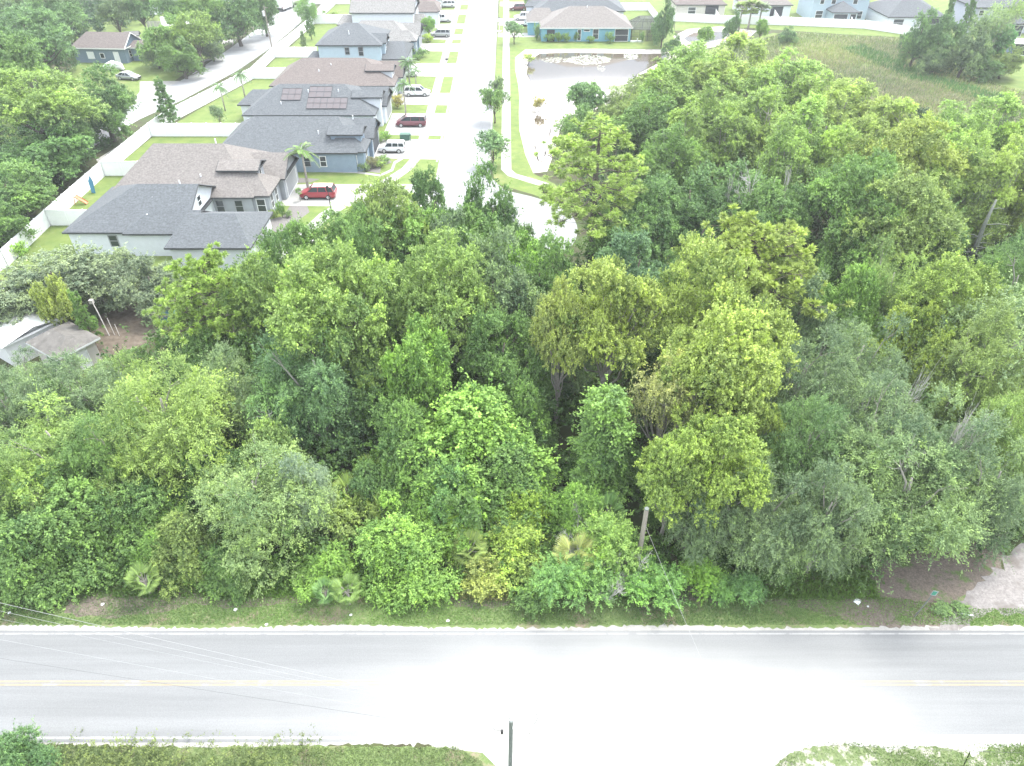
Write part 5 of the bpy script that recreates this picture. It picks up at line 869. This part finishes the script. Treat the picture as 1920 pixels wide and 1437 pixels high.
# ------------------------------------------------------------------ stuff: undergrowth, marsh grass, verge grass
def inpoly(x, y, P):
    c = np.zeros(len(x), bool); j = len(P)-1
    for i in range(len(P)):
        xi, yi = P[i]; xj, yj = P[j]; m_ = ((yi > y) != (yj > y)) & (x < (xj-xi)*(y-yi)/((yj-yi) or 1e-9)+xi); c ^= m_; j = i
    return c
def scatter(P, n, seed):
    rng = np.random.default_rng(seed); P = np.array(P); lo, hi = P.min(0), P.max(0); out = np.zeros((0, 2))
    while len(out) < n:
        q = rng.uniform(lo, hi, (n*2, 2)); out = np.vstack([out, q[inpoly(q[:, 0], q[:, 1], P)]])
    return out[:n], rng
def thicket(name, P, n, hmin, hmax, seed, color, label, nl=16, ll=.3, lw=.17):
    q, rng = scatter(P, n, seed); h = hmin + (hmax-hmin)*rng.uniform(0, 1, n)**1.6*(.5+.5*np.sin(q[:, 0]*.45+seed)*np.cos(q[:, 1]*.38)); r = rng.uniform(.5, 1.1, n)
    L = np.column_stack([q, np.maximum(h-r*.3, .15), r]); a = sprays(rng, L, n*7, nl, .55, ll, lw, .2, up=.6); k_ = a[0][:, 2] > .03
    o = link(name, quads(name, *[v_[k_] for v_ in a], LEAF)); o.color = (*[c*1.4 for c in color], 1); tag(o, label, 'undergrowth', kind='stuff')
thicket('undergrowth', [(-60, 30.5), (-20, 29.6), (0, 31), (8, 34), (26, 31), (40, 32), (48, 60), (30, 75), (8, 72), (-8, 68), (-20, 69), (-30, 66), (-33, 58), (-35, 50), (-60, 44)], 3600, .5, 6.5, 3, (.075, .125, .04), 'dense dark undergrowth and vines filling the gaps between the nearer trees')
thicket('undergrowth', [(11, 74), (48, 62), (75, 75), (92, 104), (60, 124), (36, 138), (22, 138), (14, 118), (10, 100)], 1900, .6, 5.0, 4, (.045, .08, .03), 'shaded undergrowth beneath the back wood right of the pond', 12, .42, .24)
thicket('undergrowth', [(-62, 70), (-63, 118), (-75, 128), (-88, 138), (-110, 150), (-130, 150), (-110, 90), (-85, 70)], 1500, .6, 5.0, 5, (.045, .085, .03), 'undergrowth beneath the wood behind the long white fence', 12, .42, .24)
thicket('undergrowth', [(-135, 150), (-100, 152), (-98, 172), (-92, 200), (-88, 260), (-170, 260)], 900, 1, 6.0, 6, (.05, .09, .045), 'far undergrowth round the cottages at the top left', 12, .6, .36)
def blades(name, P, n, h, w, seed, color, label, cat, spread=.35, patch=.0):
    q, rng = scatter(P, n, seed)
    if patch: m_ = (np.sin(q[:, 0]*.55+1.3)*np.cos(q[:, 1]*.9+q[:, 0]*.2) + rng.normal(0, .45, n)) > patch; q = q[m_]
    n = len(q); ln = h*rng.uniform(.5, 1.3, (n, 1)); d = unit(np.column_stack([rng.normal(0, spread, (n, 2)), np.ones(n)])); C = np.column_stack([q, np.zeros(n)]) + d*ln*.5
    s_ = unit(np.cross(d, rdir(rng, n))); t = rng.normal(.55, .16, n) + .25*np.sin(q[:, 0]*.16)*np.cos(q[:, 1]*.13)
    o = link(name, quads(name, C, d*ln*.5, s_*w*.5, t, GRASSM)); o.color = (*[c*1.5 for c in color], 1); tag(o, label, cat, kind='stuff')
thicket('scrambling_vines', [(-34, 29.0), (-20, 28.7), (-6, 28.9), (0, 28.5), (8, 29.0), (14, 29.6), (24, 29.2), (24, 31), (8, 32), (-6, 31), (-34, 31)], 520, .2, 1.9, 8, (.085, .14, .04), 'low scrambling vines and brambles along the back of the verge', 16, .2, .12)
thicket('yellow_scrub', px([(850,1085),(862,985),(930,915),(1010,930),(1040,990),(1035,1080),(960,1095)]), 330, .3, 2.3, 10, (.115, .155, .04), 'bright yellow green scrub and vines filling the clearing at the middle of the verge', 16, .17, .1)
thicket('roadside_scrub', [(-27, 15.9), (-16, 16.4), (-10, 17.3), (-10.5, 17.9), (-24, 17.9)], 130, .05, .35, 9, (.13, .155, .06), 'pale yellowish scrub on the south verge', 14, .12, .06)
lt = MB(); b0 = Vector((*G(1792, 535), 0)); t0 = Vector((*G(1868, 375, 10), 10)); lt.tube([b0, b0.lerp(t0, .35)+Vector((.3, 0, .3)), b0.lerp(t0, .7), t0], [.34, .27, .2, .1], 8); rb = random.Random(4)
for i in range(16):
    s_ = b0.lerp(t0, rb.uniform(.2, .95)); d_ = Vector((rb.gauss(0, 1), rb.gauss(-.4, .7), rb.uniform(-.2, .9))).normalized()*rb.uniform(1, 2.6); lt.tube([s_, s_+d_*.5+Vector((0, 0, .15)), s_+d_], [.07, .045, .012], 5, False)
tag(lt.build('leaning_trunk', 'moss', None, True), 'long pale trunk leaning through the back wood near the right edge', 'dead tree')
blades('marsh_grass', px([(1420,78),(1480,64),(1600,70),(1700,75),(1740,112),(1830,152),(1920,178),(2080,230),(2050,290),(1700,260),(1500,190),(1380,130),(1340,110)]), 34000, .8, .16, 21, (.165, .19, .085), 'tall mixed green and straw coloured grass of the marsh', 'marsh grass')
blades('dry_marsh_grass', px([(1500,100),(1570,95),(1620,110),(1590,135),(1510,130)]), 1800, .8, .14, 22, (.20, .185, .11), 'patch of straw coloured reeds near the wood edge', 'dry grass'); blades('dry_marsh_grass', px([(1640,165),(1740,150),(1830,190),(1800,220),(1680,215)]), 3200, .8, .14, 23, (.20, .18, .12), 'larger patch of straw coloured reeds in the middle of the marsh', 'dry grass')
blades('dry_marsh_grass', px([(1500,80),(1600,72),(1700,76),(1740,112),(1830,152),(1920,178),(2080,230),(2050,290),(1700,260),(1500,190),(1420,110)]), 38000, .8, .16, 31, (.25, .225, .155), 'straw coloured tufts mottling the marsh', 'dry grass', .4, .1)
blades('cattails', px([(1575,95),(1620,90),(1760,150),(1900,190),(1880,205),(1700,150)]), 3000, 1.1, .14, 24, (.07, .135, .05), 'band of deep green reeds across the marsh', 'reeds')
blades('verge_grass', [(-40, 25.75), (40, 25.75), (40, 27.1), (30, 26.9), (27, 27.4), (22, 28.2), (-40, 28.6)], 120000, .10, .04, 25, (.105, .16, .055), 'short rough grass growing along the north verge', 'grass', .8, -.6)
blades('verge_grass', [(-32, 15.8), (-.9, 15.8), (-1.6, 17.4), (-3.0, 18.2), (-32, 18.2)], 46000, .12, .045, 26, (.125, .155, .075), 'rough grass strip on the south verge at the bottom left', 'grass', .8, -.7)
blades('verge_grass', px([(1462,1425),(1515,1400),(1580,1390),(1660,1400),(1760,1394),(1920,1396),(2100,1396),(2100,1500),(1455,1500)]), 30000, .14, .04, 27, (.10, .14, .05), 'patchy grass on the south verge at the bottom right', 'grass', .8, .1)
blades('weeds', [(-40, 27.8), (24, 27.6), (24, 30), (-40, 30.6)], 60000, .38, .06, 28, (.085, .135, .035), 'straggling weeds between the verge and the thicket', 'weeds', .7, -.3)
blades('dry_weeds', px([(860,1080),(960,1060),(960,1130),(850,1125)]), 3000, .35, .035, 29, (.26, .23, .12), 'dry tufts on the bare patch at the verge centre', 'dry grass', .7)
blades('pond_edge_grass', px([(1275,104),(1240,128),(1208,147),(1196,166),(1205,168),(1250,135),(1300,104)]), 3000, .3, .06, 30, (.08, .16, .04), 'fringe of grass along the pond berm', 'grass', .6)

# ------------------------------------------------------------------ humid air
hz = MB().box(-420, 420, -60, 480, -2.5, 41.5).build('haze', None); hm = bpy.data.materials.new('humid air'); hm.use_nodes = True; t = hm.node_tree; t.nodes.remove(t.nodes['Principled BSDF'])
pv = N(t, 'ShaderNodeVolumePrincipled'); pv.inputs['Density'].default_value = .00040; pv.inputs['Color'].default_value = (.93, .97, 1, 1); pv.inputs['Anisotropy'].default_value = .2; t.links.new(pv.outputs[0], t.nodes['Material Output'].inputs['Volume']); hz.data.materials.append(hm); tag(hz, 'thin humid haze over the whole scene', 'haze', kind='stuff')
